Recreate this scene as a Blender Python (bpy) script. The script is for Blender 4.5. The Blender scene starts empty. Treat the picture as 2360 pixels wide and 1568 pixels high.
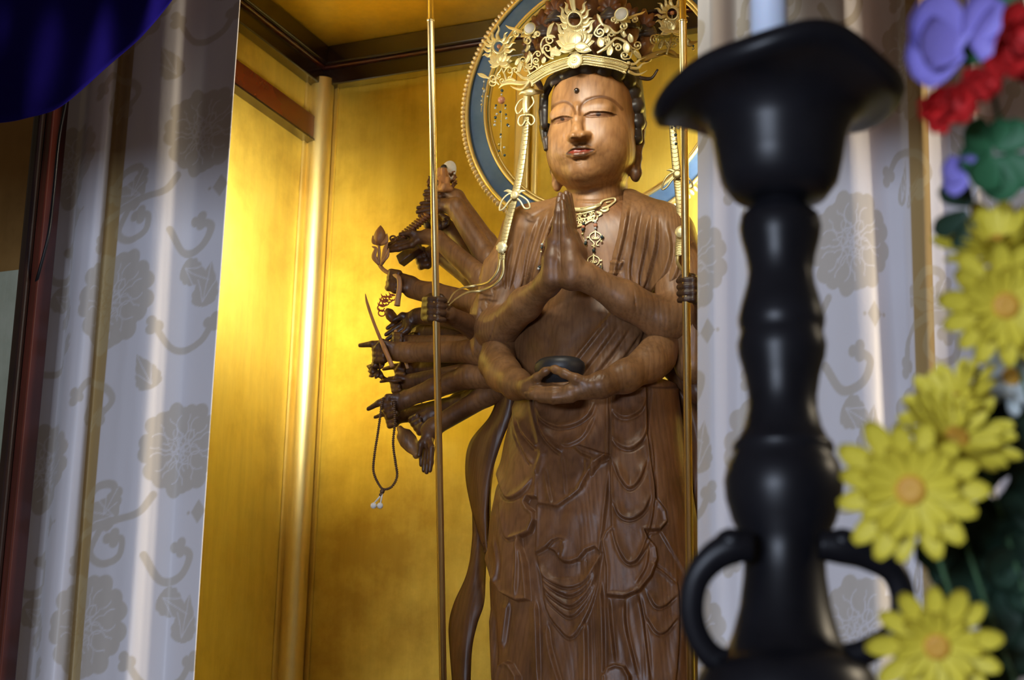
import bpy, math, random
import numpy as np
from mathutils import Vector, Matrix
from mathutils.bvhtree import BVHTree
rng = random.Random(7)
nr = np.random.RandomState(5)
W, H, F = 2360.0, 1568.0, 4440.0
PITCH, ROLL, YAW = math.radians(15.6), math.radians(1.45), math.radians(23.9)
CAM = np.array([0.0, 0.0, 1.25])
ct, st = math.cos(PITCH), math.sin(PITCH)
fw = np.array([0, ct, st]); up0 = np.array([0, -st, ct]); rt0 = np.array([1.0, 0, 0])
cr, sr = math.cos(ROLL), math.sin(ROLL)
rt = rt0 * cr + up0 * sr
up = -rt0 * sr + up0 * cr
U = np.array([math.cos(YAW), -math.sin(YAW), 0])      # along the alcove's back wall, to the right
N = np.array([-math.sin(YAW), -math.cos(YAW), 0])     # out of the alcove, towards the visitor
Z = np.array([0, 0, 1.0])

def ray(x, y):
    x = np.asarray(x, float); y = np.asarray(y, float)
    d = fw + np.multiply.outer((x - W / 2) / F, rt) - np.multiply.outer((y - H / 2) / F, up)
    return d
def at_depth(x, y, d):
    return CAM + ray(x, y) * np.asarray(d, float)[..., None] if np.ndim(d) else CAM + ray(x, y) * d
O = at_depth(1345, 784, 4.44)
def M(x, y, t=0.0):
    r = ray(x, y)
    s = ((O - CAM) @ N + np.asarray(t, float)) / (r @ N)
    return CAM + r * (s[..., None] if np.ndim(s) else s)
def proj(P):
    q = np.asarray(P) - CAM
    z = q @ fw
    return W / 2 + F * (q @ rt) / z, H / 2 - F * (q @ up) / z
def L(p):                     # world -> alcove frame (u, n, z)
    q = np.asarray(p) - O
    return np.stack([q @ U, q @ N, q @ Z], -1)
def Wd(u, n, z):              # alcove frame -> world
    return O + np.multiply.outer(u, U) + np.multiply.outer(n, N) + np.multiply.outer(z, Z)

scene = bpy.context.scene
COL = scene.collection
cd = bpy.data.cameras.new('camera'); cam = bpy.data.objects.new('camera', cd); COL.objects.link(cam)
cd.sensor_width = 36.0; cd.lens = F / W * 36.0; cd.clip_start = 0.05; cd.clip_end = 60
m = Matrix.Identity(4)
for i in range(3):
    m[i][0] = rt[i]; m[i][1] = up[i]; m[i][2] = -fw[i]; m[i][3] = CAM[i]
cam.matrix_world = m
scene.camera = cam
cd.dof.use_dof = True; cd.dof.focus_distance = 4.36; cd.dof.aperture_fstop = (cd.lens / 1000) / 0.0125
vs = scene.view_settings
vs.view_transform = 'Standard'; vs.look = 'None'; vs.gamma = 1; vs.exposure = 0.0; vs.use_curve_mapping = False

# ------------------------------------------------------------------ materials
def mat(name, color=(.5, .5, .5), rough=.5, metal=0.0, spec=.5, coat=0.0, sheen=0.0):
    m = bpy.data.materials.new(name); m.use_nodes = True
    b = m.node_tree.nodes['Principled BSDF']
    b.inputs['Base Color'].default_value = (*color, 1); b.inputs['Roughness'].default_value = rough
    b.inputs['Metallic'].default_value = metal; b.inputs['Specular IOR Level'].default_value = spec
    b.inputs['Coat Weight'].default_value = coat; b.inputs['Coat Roughness'].default_value = .25
    b.inputs['Sheen Weight'].default_value = sheen
    return m
class NT:
    def __init__(s, m): s.t = m.node_tree; s.b = s.t.nodes['Principled BSDF']
    def n(s, typ, **kw):
        x = s.t.nodes.new(typ)
        for k, v in kw.items():
            if k.startswith('i_'):
                key = k[2:].replace('_', ' ')
                x.inputs[key].default_value = v
            else: setattr(x, k, v)
        return x
    def l(s, a, b): s.t.links.new(a, b)
    def mix(s, fac, a, b, mode='MIX'):
        x = s.t.nodes.new('ShaderNodeMix'); x.data_type = 'RGBA'; x.blend_type = mode
        for sock, v in ((x.inputs[0], fac), (x.inputs[6], a), (x.inputs[7], b)):
            if hasattr(v, 'is_linked'): s.l(v, sock)
            else: sock.default_value = v if not isinstance(v, tuple) or len(v) == 4 else (*v, 1)
        return x.outputs[2]
    def ramp(s, fac, stops):
        x = s.t.nodes.new('ShaderNodeValToRGB'); s.l(fac, x.inputs[0])
        e = x.color_ramp.elements
        while len(e) < len(stops): e.new(.5)
        for q, (p, c) in zip(e, stops):
            q.position = p; q.color = (*c, 1) if len(c) == 3 else c
        return x.outputs[0]
    def coords(s, scale=(1, 1, 1), rot=(0, 0, 0)):
        tc = s.t.nodes.new('ShaderNodeTexCoord'); mp = s.t.nodes.new('ShaderNodeMapping')
        mp.inputs['Scale'].default_value = scale; mp.inputs['Rotation'].default_value = rot
        s.l(tc.outputs['Object'], mp.inputs[0]); return mp.outputs[0]
    def bump(s, h, strength=.3, dist=.002):
        x = s.t.nodes.new('ShaderNodeBump'); x.inputs['Strength'].default_value = strength; x.inputs['Distance'].default_value = dist
        s.l(h, x.inputs['Height']); s.l(x.outputs[0], s.b.inputs['Normal']); return x

def wood_mat(name, c1, c2, c3, rough=.42, grain=1.0, bump=.25):
    m = mat(name, c2, rough, 0, .45); t = NT(m)
    co = t.coords((1, 1, .16))
    nz = t.n('ShaderNodeTexNoise', i_Scale=4.0, i_Detail=3.0, i_Roughness=.5); t.l(co, nz.inputs['Vector'])
    vm = t.n('ShaderNodeVectorMath', operation='SCALE'); t.l(nz.outputs['Color'], vm.inputs[0]); vm.inputs['Scale'].default_value = .22
    va = t.n('ShaderNodeVectorMath', operation='ADD'); t.l(co, va.inputs[0]); t.l(vm.outputs[0], va.inputs[1])
    wv = t.n('ShaderNodeTexWave', wave_type='RINGS', rings_direction='SPHERICAL', i_Scale=30.0 * grain, i_Distortion=2.0, i_Detail=2.0, i_Detail_Scale=2.0)
    t.l(va.outputs[0], wv.inputs['Vector'])
    n2 = t.n('ShaderNodeTexNoise', i_Scale=9.0, i_Detail=6.0, i_Roughness=.6)
    t.l(t.coords((1, 1, .5)), n2.inputs['Vector'])
    base = t.ramp(n2.outputs[0], [(.3, c1), (.5, c2), (.72, c3)])
    ring = t.ramp(wv.outputs['Color'], [(.0, (.74, .68, .64)), (.45, (1, 1, 1)), (1, (1.0, 1.0, 1.0))])
    col = t.mix(.5, base, ring, 'MULTIPLY')
    n3 = t.n('ShaderNodeTexNoise', i_Scale=160.0, i_Detail=3.0); t.l(t.coords((1, 1, .12)), n3.inputs['Vector'])
    st_ = t.ramp(n3.outputs[0], [(.32, (.6, .58, .56)), (.52, (1, 1, 1))])
    col = t.mix(.5, col, st_, 'MULTIPLY')
    at = t.n('ShaderNodeAttribute', attribute_name='tint')
    col = t.mix(1.0, col, at.outputs['Color'], 'MULTIPLY')
    t.l(col, t.b.inputs['Base Color'])
    n4 = t.n('ShaderNodeTexNoise', i_Scale=60.0, i_Detail=4.0); t.l(t.coords((1, 1, .6)), n4.inputs['Vector'])
    hh = t.n('ShaderNodeMath', operation='MULTIPLY_ADD'); t.l(wv.outputs['Fac'], hh.inputs[0]); hh.inputs[1].default_value = .35; t.l(n4.outputs[0], hh.inputs[2])
    t.bump(hh.outputs[0], bump, .0025)
    rr = t.n('ShaderNodeMapRange'); t.l(n2.outputs[0], rr.inputs[0]); rr.inputs[3].default_value = rough - .1; rr.inputs[4].default_value = rough + .12
    t.l(rr.outputs[0], t.b.inputs['Roughness'])
    return m
WOOD = wood_mat('carved_wood', (.14, .068, .030), (.24, .125, .055), (.35, .19, .085))
WOODD = wood_mat('carved_dark_wood', (.045, .026, .020), (.085, .048, .032), (.15, .08, .05), rough=.38)
HAIRM = wood_mat('dark_painted_wood', (.022, .016, .014), (.04, .030, .026), (.08, .055, .045), rough=.36)
LIGHTWOOD = wood_mat('pale_wood', (.42, .22, .10), (.55, .32, .16), (.68, .44, .25), rough=.45)

def gold_leaf(name, c1, c2, c3, rough=.33, metal=.9, streak=(1, 1, .12)):
    m = mat(name, c2, rough, metal); t = NT(m)
    n = t.n('ShaderNodeTexNoise', i_Scale=2.2, i_Detail=7.0, i_Roughness=.62); t.l(t.coords(), n.inputs['Vector'])
    n2 = t.n('ShaderNodeTexNoise', i_Scale=26.0, i_Detail=5.0, i_Roughness=.7); t.l(t.coords(streak), n2.inputs['Vector'])
    a = t.ramp(n.outputs[0], [(.32, c1), (.5, c2), (.68, c3)])
    b = t.ramp(n2.outputs[0], [(.3, (.80, .78, .74)), (.6, (1, 1, 1))])
    c = t.mix(.6, a, b, 'MULTIPLY')
    n3 = t.n('ShaderNodeTexVoronoi', i_Scale=75.0); t.l(t.coords(), n3.inputs['Vector'])
    sp = t.ramp(n3.outputs['Distance'], [(.02, (.35, .30, .2)), (.05, (1, 1, 1))])
    c = t.mix(.35, c, sp, 'MULTIPLY')
    t.l(c, t.b.inputs['Base Color'])
    rr = t.n('ShaderNodeMapRange'); t.l(n2.outputs[0], rr.inputs[0]); rr.inputs[3].default_value = rough - .07; rr.inputs[4].default_value = rough + .14
    t.l(rr.outputs[0], t.b.inputs['Roughness'])
    n5 = t.n('ShaderNodeTexNoise', i_Scale=320.0, i_Detail=2.0); t.l(t.coords(), n5.inputs['Vector'])
    t.bump(n5.outputs[0], .12, .0006)
    return m
GOLDWALL = gold_leaf('gold_leaf_panel', (.50, .33, .045), (.80, .60, .10), (.90, .72, .15), rough=.40, metal=.75)
GOLDLEFT = gold_leaf('gold_leaf_side_panel', (.52, .34, .045), (.82, .61, .10), (.92, .73, .15), rough=.45, metal=.45)
GOLDPIL = gold_leaf('gold_leaf_moulding', (.86, .68, .26), (.93, .78, .36), (.96, .84, .46), rough=.42, metal=.95)
GOLDCEIL = gold_leaf('gold_leaf_ceiling', (.62, .40, .05), (.80, .53, .07), (.86, .60, .09), rough=.40, metal=.7)
BRASS = gold_leaf('gilt_brass', (.80, .68, .32), (.88, .78, .42), (.93, .85, .52), rough=.38, metal=.55, streak=(1, 1, 1))
BRASSD = gold_leaf('dull_brass', (.42, .34, .15), (.52, .43, .20), (.60, .50, .26), rough=.42, metal=.85, streak=(1, 1, 1))
ROD = gold_leaf('polished_gold_rod', (.90, .70, .32), (.97, .80, .42), (.98, .85, .50), rough=.27, metal=1.0)
def noisy(name, c1, c2, rough, scale=8, metal=0, spec=.5, coat=0, bump=0, bscale=80):
    m = mat(name, c2, rough, metal, spec, coat); t = NT(m)
    n = t.n('ShaderNodeTexNoise', i_Scale=float(scale), i_Detail=5.0, i_Roughness=.6); t.l(t.coords(), n.inputs['Vector'])
    t.l(t.ramp(n.outputs[0], [(.35, c1), (.65, c2)]), t.b.inputs['Base Color'])
    if bump:
        n2 = t.n('ShaderNodeTexNoise', i_Scale=float(bscale), i_Detail=3.0); t.l(t.coords(), n2.inputs['Vector']); t.bump(n2.outputs[0], bump, .001)
    return m
LACQ = noisy('black_lacquer', (.012, .007, .006), (.022, .010, .008), .22, 6, coat=.4)
LACQR = noisy('dark_red_lacquer', (.06, .012, .008), (.09, .018, .010), .28, 5, coat=.3)
REDBEAM = noisy('red_brown_lacquer', (.10, .020, .006), (.15, .032, .008), .22, 4, coat=.6)
BLUE = noisy('blue_painted_wood', (.055, .12, .25), (.09, .17, .33), .5, 14, bump=.15)
BRONZE = noisy('black_bronze', (.005, .005, .007), (.010, .010, .013), .36, 9, metal=0, spec=.2, coat=.0)
WAX = mat('white_wax', (.66, .74, .90), .45); WAX.node_tree.nodes['Principled BSDF'].inputs['Subsurface Weight'].default_value = .2
BLUECLOTH = noisy('deep_blue_cloth', (.010, .007, .18), (.015, .010, .25), 1.0, 3, spec=.05, bump=.2, bscale=900)
STONEW = noisy('white_stone', (.62, .60, .56), (.74, .73, .70), .6, 30)
CORAL = noisy('coral_bead', (.42, .16, .09), (.58, .26, .15), .4, 60)
DARKBEAD = noisy('dark_glass_bead', (.015, .03, .035), (.05, .08, .08), .2, 60)
PALEBEAD = noisy('pale_bead', (.38, .40, .38), (.55, .56, .52), .35, 60)
SEEDBEAD = noisy('brown_seed_bead', (.07, .035, .02), (.12, .06, .03), .4, 60)
WHITECORD = mat('white_silk_cord', (.72, .73, .74), .8)
REDPAINT = noisy('red_painted_wood', (.30, .05, .02), (.42, .08, .03), .5, 30)
BOWLM = noisy('black_bowl_lacquer', (.018, .018, .020), (.03, .031, .034), .45, 10, coat=.0, bump=.2)
WALLM = noisy('old_plaster', (.16, .13, .10), (.22, .18, .14), .8, 3)
FLOORM = noisy('dark_floor_boards', (.10, .06, .035), (.15, .09, .05), .5, 5)
AGED = gold_leaf('aged_gold_leaf', (.20, .11, .03), (.30, .17, .05), (.36, .22, .07), rough=.5, metal=.5)
TARN = gold_leaf('tarnished_silver_leaf', (.20, .24, .17), (.38, .42, .32), (.52, .55, .44), rough=.5, metal=.3)

# ------------------------------------------------------------------ objects
def link_mesh(name, V, faces, material, smooth=True, parent=None, tint=None, colname='tint'):
    V = np.asarray(V, float)
    off = np.array(parent.matrix_world.translation) if parent is not None else np.zeros(3)
    p = parent
    me = bpy.data.meshes.new(name)
    if isinstance(faces, np.ndarray):
        nf, k = faces.shape
        me.vertices.add(len(V)); me.vertices.foreach_set('co', (V - off).astype(np.float32).ravel())
        me.loops.add(nf * k); me.loops.foreach_set('vertex_index', faces.astype(np.int32).ravel())
        me.polygons.add(nf); me.polygons.foreach_set('loop_start', np.arange(0, nf * k, k, dtype=np.int32))
        me.polygons.foreach_set('loop_total', np.full(nf, k, dtype=np.int32))
        me.update(calc_edges=True); me.validate()
    else:
        me.from_pydata((V - off).tolist(), [], [list(map(int, f)) for f in faces]); me.update()
    if smooth: me.polygons.foreach_set('use_smooth', np.ones(len(me.polygons), bool))
    at = me.color_attributes.new(colname, 'FLOAT_COLOR', 'POINT')
    c = np.ones((len(me.vertices), 4), np.float32)
    if tint is not None: c[:, :3] = tint
    at.data.foreach_set('color', c.ravel())
    for mm in (material if isinstance(material, (list, tuple)) else [material]): me.materials.append(mm)
    o = bpy.data.objects.new(name, me); COL.objects.link(o)
    if parent is not None: o.parent = parent
    return o
def recentre(o):
    """put the origin of a top-level mesh at the centre of its foot"""
    me = o.data; n = len(me.vertices); a = np.empty(n * 3, np.float32); me.vertices.foreach_get('co', a); a = a.reshape(-1, 3)
    c = (a.min(0) + a.max(0)) / 2; c[2] = a[:, 2].min()
    me.vertices.foreach_set('co', (a - c).ravel()); o.location = c.tolist(); me.update()
    return o
def thing(name, loc, label, cat, group=None):
    o = bpy.data.objects.new(name, None); COL.objects.link(o); o.location = [float(v) for v in loc]
    o.empty_display_size = .05
    o['label'] = label; o['category'] = cat
    if group: o['group'] = group
    bpy.context.view_layer.update()
    return o
def tag(o, label, cat, group=None):
    o['label'] = label; o['category'] = cat
    if group: o['group'] = group
    return o
def structure(o): o['kind'] = 'structure'; return o

def boxmesh(c0, ex, ey, ez):
    """box from a corner and three edge vectors"""
    c0 = np.asarray(c0); V = [c0 + i * np.asarray(ex) + j * np.asarray(ey) + k * np.asarray(ez) for i in (0, 1) for j in (0, 1) for k in (0, 1)]
    return np.array(V), [(0, 1, 3, 2), (4, 6, 7, 5), (0, 4, 5, 1), (2, 3, 7, 6), (0, 2, 6, 4), (1, 5, 7, 3)]
def abox(u0, u1, n0, n1, z0, z1):
    return boxmesh(Wd(u0, n0, z0), U * (u1 - u0), N * (n1 - n0), Z * (z1 - z0))
def join(parts):
    V = []; Fs = []; o = 0
    for v, f in parts:
        V.append(np.asarray(v)); Fs += [tuple(int(i) + o for i in q) for q in f]; o += len(v)
    return np.concatenate(V), Fs
def bevel(o, w=.004, seg=2):
    m = o.modifiers.new('bevel', 'BEVEL'); m.width = w; m.segments = seg; m.limit_method = 'ANGLE'
    return o
def crs(P, n):
    """Catmull-Rom resample of control points to n samples"""
    P = np.asarray(P, float)
    if len(P) < 3:
        t = np.linspace(0, 1, n)[:, None]; return P[0] * (1 - t) + P[-1] * t
    Q = np.vstack([2 * P[0] - P[1], P, 2 * P[-1] - P[-2]])
    s = np.linspace(0, len(P) - 1 - 1e-9, n); i = s.astype(int); t = (s - i)[:, None]
    a, b, c, d = Q[i], Q[i + 1], Q[i + 2], Q[i + 3]
    return .5 * (2 * b + (c - a) * t + (2 * a - 5 * b + 4 * c - d) * t * t + (3 * b - a - 3 * c + d) * t ** 3)
def tube(P, R, seg=10, flat=1.0, flatdir=None, cap=True, closed=False):
    """tube along points P (world) with radius R; flat<1 squeezes it along flatdir"""
    P = np.asarray(P, float); n = len(P); R = np.broadcast_to(np.asarray(R, float), (n,))
    T = np.roll(P, -1, 0) - np.roll(P, 1, 0) if closed else np.gradient(P, axis=0)
    T /= np.linalg.norm(T, axis=1)[:, None] + 1e-12
    ref = np.asarray(flatdir if flatdir is not None else N, float)
    V = []; prev = None
    for k in range(n):
        b = ref - T[k] * (ref @ T[k])
        if np.linalg.norm(b) < .25:
            b = prev if prev is not None else np.cross(T[k], Z + .01)
        b = b / (np.linalg.norm(b) + 1e-12); prev = b
        a = np.cross(T[k], b)
        for j in range(seg):
            th = 2 * math.pi * j / seg
            V.append(P[k] + R[k] * (math.cos(th) * a + flat * math.sin(th) * b))
    Fs = []
    for k in range(n if closed else n - 1):
        k2 = (k + 1) % n
        for j in range(seg):
            j2 = (j + 1) % seg
            Fs.append((k * seg + j, k * seg + j2, k2 * seg + j2, k2 * seg + j))
    if cap and not closed:
        Fs.append(tuple(range(seg - 1, -1, -1))); Fs.append(tuple((n - 1) * seg + j for j in range(seg)))
    return np.array(V), Fs
def lathe(prof, base, seg=48, axis=Z, a=U, sx=1.0, sy=1.0, warp=None):
    """profile [(r,h)] turned about axis at base"""
    axis = np.asarray(axis, float); a = np.asarray(a, float); b = np.cross(axis, a)
    V = []; n = len(prof)
    for i, (r, h) in enumerate(prof):
        for j in range(seg):
            th = 2 * math.pi * j / seg
            rr, hh = (r, h) if warp is None else warp(r, h, th, i)
            V.append(base + rr * (sx * math.cos(th) * a + sy * math.sin(th) * b) + hh * axis)
    Fs = [(i * seg + j, i * seg + (j + 1) % seg, (i + 1) * seg + (j + 1) % seg, (i + 1) * seg + j) for i in range(n - 1) for j in range(seg)]
    Fs.append(tuple(range(seg - 1, -1, -1))); Fs.append(tuple((n - 1) * seg + j for j in range(seg)))
    return np.array(V), Fs
def ball(c, r, seg=12, rings=8, s=(1, 1, 1)):
    prof = [(max(1e-4, r * math.sin(math.pi * i / rings)) * 1.0, -r * math.cos(math.pi * i / rings) * s[2]) for i in range(rings + 1)]
    return lathe(prof, np.asarray(c, float), seg, sx=s[0], sy=s[1])
def plate(poly, th, tfun, back=None):
    """flat cut-out plate: pixel outline at depth tfun, with real thickness th (triangulated)"""
    poly = np.asarray(poly, float)
    n = len(poly); t = np.array([tfun(x, y) for x, y in poly]) if callable(tfun) else np.full(n, tfun)
    A = M(poly[:, 0], poly[:, 1], t); B = A - N * th
    from mathutils.geometry import tessellate_polygon
    tr = tessellate_polygon([[Vector((p[0], p[1], 0)) for p in poly]])
    Fs = [tuple(q) for q in tr] + [tuple(n + i for i in reversed(q)) for q in tr]
    Fs += [(i, (i + 1) % n, n + (i + 1) % n, n + i) for i in range(n)]
    return np.vstack([A, B]), Fs

# ------------------------------------------------------------------ signed distance sculpting
class SDF:
    """smooth union of round cones and ellipsoids, meshed with surface nets"""
    def __init__(s, k=.01): s.p = []; s.k = k
    def cone(s, a, ra, b, rb, k=None, tint=None): s.p.append(('c', np.array(a), ra, np.array(b), rb, k or s.k, tint))
    def chain(s, P, R, k=None, tint=None):
        for i in range(len(P) - 1): s.cone(P[i], R[i], P[i + 1], R[i + 1], k if i else k, tint)
    def ell(s, c, r, ax=None, k=None, tint=None, sub=False):
        s.p.append(('s' if sub else 'e', np.array(c), np.array(r), ax if ax is not None else np.array([U, N, Z]), None, k or s.k, tint))
    def d(s, p, P):
        if p[0] == 'c':
            a, ra, b, rb = p[1:5]; ba = b - a; l2 = ba @ ba + 1e-12
            q = P - a; h = np.clip((q @ ba) / l2, 0, 1)
            return np.linalg.norm(q - h[..., None] * ba, axis=-1) - (ra + (rb - ra) * h)
        q = (P - p[1]) @ p[3].T
        r = p[2]; k0 = np.linalg.norm(q / r, axis=-1); k1 = np.linalg.norm(q / (r * r), axis=-1) + 1e-9
        return k0 * (k0 - 1) / k1
    def bound(s, p):
        if p[0] == 'c':
            return np.minimum(p[1] - p[2], p[3] - p[4]), np.maximum(p[1] + p[2], p[3] + p[4])
        R = np.sqrt((((p[3] * p[2][:, None])) ** 2).sum(0)); return p[1] - R, p[1] + R
    def mesh(s, h, pad=.012):
        lo = np.min([s.bound(p)[0] for p in s.p if p[0] != 's'], 0) - pad; hi = np.max([s.bound(p)[1] for p in s.p if p[0] != 's'], 0) + pad
        n = np.ceil((hi - lo) / h).astype(int) + 1
        kmax = max(p[5] for p in s.p); big = max(3 * h, 1.2 * kmax)
        G = np.full(n, big, np.float32)
        ax = [lo[i] + h * np.arange(n[i]) for i in range(3)]
        for p in s.p:
            a, b = s.bound(p); mgn = big + h
            i0 = np.maximum(0, np.floor((a - mgn - lo) / h).astype(int)); i1 = np.minimum(n, np.ceil((b + mgn - lo) / h).astype(int) + 1)
            if np.any(i1 <= i0): continue
            sl = tuple(slice(i0[i], i1[i]) for i in range(3))
            g = np.stack(np.meshgrid(ax[0][sl[0]], ax[1][sl[1]], ax[2][sl[2]], indexing='ij'), -1)
            d = s.d(p, g).astype(np.float32); k = p[5]; f = G[sl]
            if p[0] == 's':
                d = -d; hh = np.clip(.5 - .5 * (f - d) / k, 0, 1); G[sl] = f * (1 - hh) + d * hh + k * hh * (1 - hh)
            else:
                hh = np.clip(.5 + .5 * (f - d) / k, 0, 1); G[sl] = f * (1 - hh) + d * hh - k * hh * (1 - hh)
        return surface_nets(G, lo, h)
    def value(s, P):
        f = None
        for p in s.p:
            d = s.d(p, P); k = p[5]
            if f is None: f = d; continue
            if p[0] == 's': d = -d; hh = np.clip(.5 - .5 * (f - d) / k, 0, 1); f = f * (1 - hh) + d * hh + k * hh * (1 - hh)
            else: hh = np.clip(.5 + .5 * (f - d) / k, 0, 1); f = f * (1 - hh) + d * hh - k * hh * (1 - hh)
        return f
    def hit(s, x, y, t0=.5, t1=-.5):
        """first point of the surface along the sight line through a pixel"""
        a = M(x, y, t0); b = M(x, y, t1); v = b - a; ln = np.linalg.norm(v); v = v / ln; q = 0
        for _ in range(80):
            d = float(s.value(a + v * q))
            if d < .0003: return a + v * q
            q += max(d * .8, .0005)
            if q > ln: break
        return None
    def tint(s, V, default=(1, 1, 1), soft=.01):
        """colour of the nearest tinted primitive"""
        w = np.full(len(V), 1e-9); c = np.tile(np.array(default, float) * 1e-9, (len(V), 1))
        for p in s.p:
            d = s.d(p, V); e = np.exp(-np.clip(d, -.02, .2) / soft * 2)
            w += e; c += e[:, None] * np.array(p[6] if p[6] is not None else default)
        return c / w[:, None]
def surface_nets(G, lo, h):
    ins = G < 0
    nx, ny, nz = G.shape
    c = ins[:-1, :-1, :-1].astype(np.int8)
    cnt = np.zeros((nx - 1, ny - 1, nz - 1), np.int8)
    for i in (0, 1):
        for j in (0, 1):
            for k in (0, 1): cnt += ins[i:nx - 1 + i, j:ny - 1 + j, k:nz - 1 + k]
    act = (cnt > 0) & (cnt < 8)
    idx = np.full(act.shape, -1, np.int64); I = np.argwhere(act); idx[act] = np.arange(len(I))
    acc = np.zeros((len(I), 3)); num = np.zeros(len(I))
    for d in range(3):
        o1, o2 = [q for q in range(3) if q != d]
        for a in (0, 1):
            for b in (0, 1):
                p = I.copy(); p[:, o1] += a; p[:, o2] += b
                q = p.copy(); q[:, d] += 1
                f0 = G[p[:, 0], p[:, 1], p[:, 2]]; f1 = G[q[:, 0], q[:, 1], q[:, 2]]
                m_ = (f0 < 0) != (f1 < 0)
                t = np.where(m_, f0 / (f0 - f1 + 1e-20), 0)
                pt = p.astype(float); pt[:, d] += t
                acc[m_] += pt[m_]; num[m_] += 1
    V = lo + h * acc / num[:, None]
    Fs = []
    for d in range(3):
        o1, o2 = [(1, 2), (2, 0), (0, 1)][d]
        sl0 = [slice(None)] * 3; sl1 = [slice(None)] * 3; sl0[d] = slice(0, -1); sl1[d] = slice(1, None)
        a = ins[tuple(sl0)]; b = ins[tuple(sl1)]
        E = np.argwhere(a != b); 
        ok = (E[:, o1] > 0) & (E[:, o2] > 0) & (E[:, o1] < G.shape[o1] - 1) & (E[:, o2] < G.shape[o2] - 1)
        E = E[ok]; s = a[E[:, 0], E[:, 1], E[:, 2]]
        def g(da, db):
            q = E.copy(); q[:, o1] -= da; q[:, o2] -= db; return idx[q[:, 0], q[:, 1], q[:, 2]]
        Q = np.stack([g(1, 1), g(0, 1), g(0, 0), g(1, 0)], 1)
        Q[~s] = Q[~s][:, ::-1]
        Fs.append(Q)
    return V, np.concatenate(Fs)
def vnormals(V, Fq):
    a, b, c, d = (V[Fq[:, i]] for i in range(4)); n = np.cross(c - a, d - b)
    o = np.zeros_like(V)
    for i in range(4): np.add.at(o, Fq[:, i], n)
    return o / (np.linalg.norm(o, axis=1)[:, None] + 1e-12)
def relax(V, Fq, it=2, lam=.5):
    """laplacian smoothing of a quad mesh"""
    e = np.concatenate([Fq[:, [i, (i + 1) % 4]] for i in range(4)])
    for _ in range(it):
        s = np.zeros_like(V); c = np.zeros(len(V)); np.add.at(s, e[:, 0], V[e[:, 1]]); np.add.at(c, e[:, 0], 1)
        V = V * (1 - lam) + lam * s / np.maximum(c, 1)[:, None]
    return V

# ---- carving: curves given in the statue's front elevation, cut into the surface
def dpoly(x, y, P, closed=False):
    """distance to a polyline and the running parameter 0..1 of the nearest point"""
    P = np.asarray(P, float); best = np.full(x.shape, 1e9); par = np.zeros(x.shape)
    n = len(P) - (0 if closed else 1)
    for i in range(n):
        a = P[i]; b = P[(i + 1) % len(P)]; v = b - a; l2 = v @ v + 1e-9
        h = np.clip(((x - a[0]) * v[0] + (y - a[1]) * v[1]) / l2, 0, 1)
        d = np.hypot(x - a[0] - h * v[0], y - a[1] - h * v[1]); m_ = d < best
        best = np.where(m_, d, best); par = np.where(m_, (i + h) / n, par)
    return best, par
def inside(x, y, P):
    P = np.asarray(P, float); r = np.zeros(x.shape, bool); n = len(P)
    for i in range(n):
        x0, y0 = P[i]; x1, y1 = P[(i + 1) % n]
        if y0 == y1: continue
        c = ((y0 > y) != (y1 > y)) & (x < (x1 - x0) * (y - y0) / (y1 - y0) + x0); r ^= c
    return r
def sstep(a): a = np.clip(a, 0, 1); return a * a * (3 - 2 * a)
class Relief:
    def __init__(s, x, y): s.x, s.y = x, y; s.h = np.zeros(x.shape)
    def _sel(s, P, w):
        P = np.asarray(P, float)
        return (s.x > P[:, 0].min() - w) & (s.x < P[:, 0].max() + w) & (s.y > P[:, 1].min() - w) & (s.y < P[:, 1].max() + w)
    def line(s, pts, w, h, n=24, taper=True):
        """groove (h<0) or ridge (h>0), width w px, height h mm"""
        P = crs(pts, n); m_ = s._sel(P, 3 * w); d, t = dpoly(s.x[m_], s.y[m_], P)
        k = np.exp(-(d / w) ** 2) * h
        if taper: k = k * np.clip(np.minimum(t, 1 - t) * 6, .15, 1)
        s.h[m_] += k
    def fold(s, pts, w, h, side=1, n=24):
        """a lip: sharp edge on one side, long slope on the other"""
        P = crs(pts, n); m_ = s._sel(P, 3 * w); x, y = s.x[m_], s.y[m_]
        d, t = dpoly(x, y, P)
        ff = t * (len(P) - 1); i = np.clip(ff.astype(int), 0, len(P) - 2); fr = (ff - i)[:, None]
        T = np.gradient(P, axis=0); v = T[i] * (1 - fr) + T[i + 1] * fr; q = P[i] * (1 - fr) + P[i + 1] * fr
        sd = v[:, 0] * (y - q[:, 1]) - v[:, 1] * (x - q[:, 0])
        sd = np.where(sd * side > 0, d, -d)
        k = (np.exp(-(np.maximum(sd, 0) / w) ** 2) * sstep((sd + 2.5) / 5) - .5 * np.exp(-((sd + max(w * .25, 3.5)) / max(w * .3, 3.6)) ** 2)) * h
        s.h[m_] += k * np.clip(np.minimum(t, 1 - t) * 6, .1, 1)
    def layer(s, poly, h, w=3, smooth=None):
        P = crs(list(poly) + [poly[0]], 14 * len(poly)) if smooth else np.asarray(poly, float)
        m_ = s._sel(P, 3 * w); x, y = s.x[m_], s.y[m_]
        d, _ = dpoly(x, y, P, True); d = np.where(inside(x, y, P), d, -d)
        s.h[m_] += h * sstep(.5 + d / (2 * w)) + .25 * h * np.exp(-((d - w) / (1.6 * w)) ** 2) * (d > -w)
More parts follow.
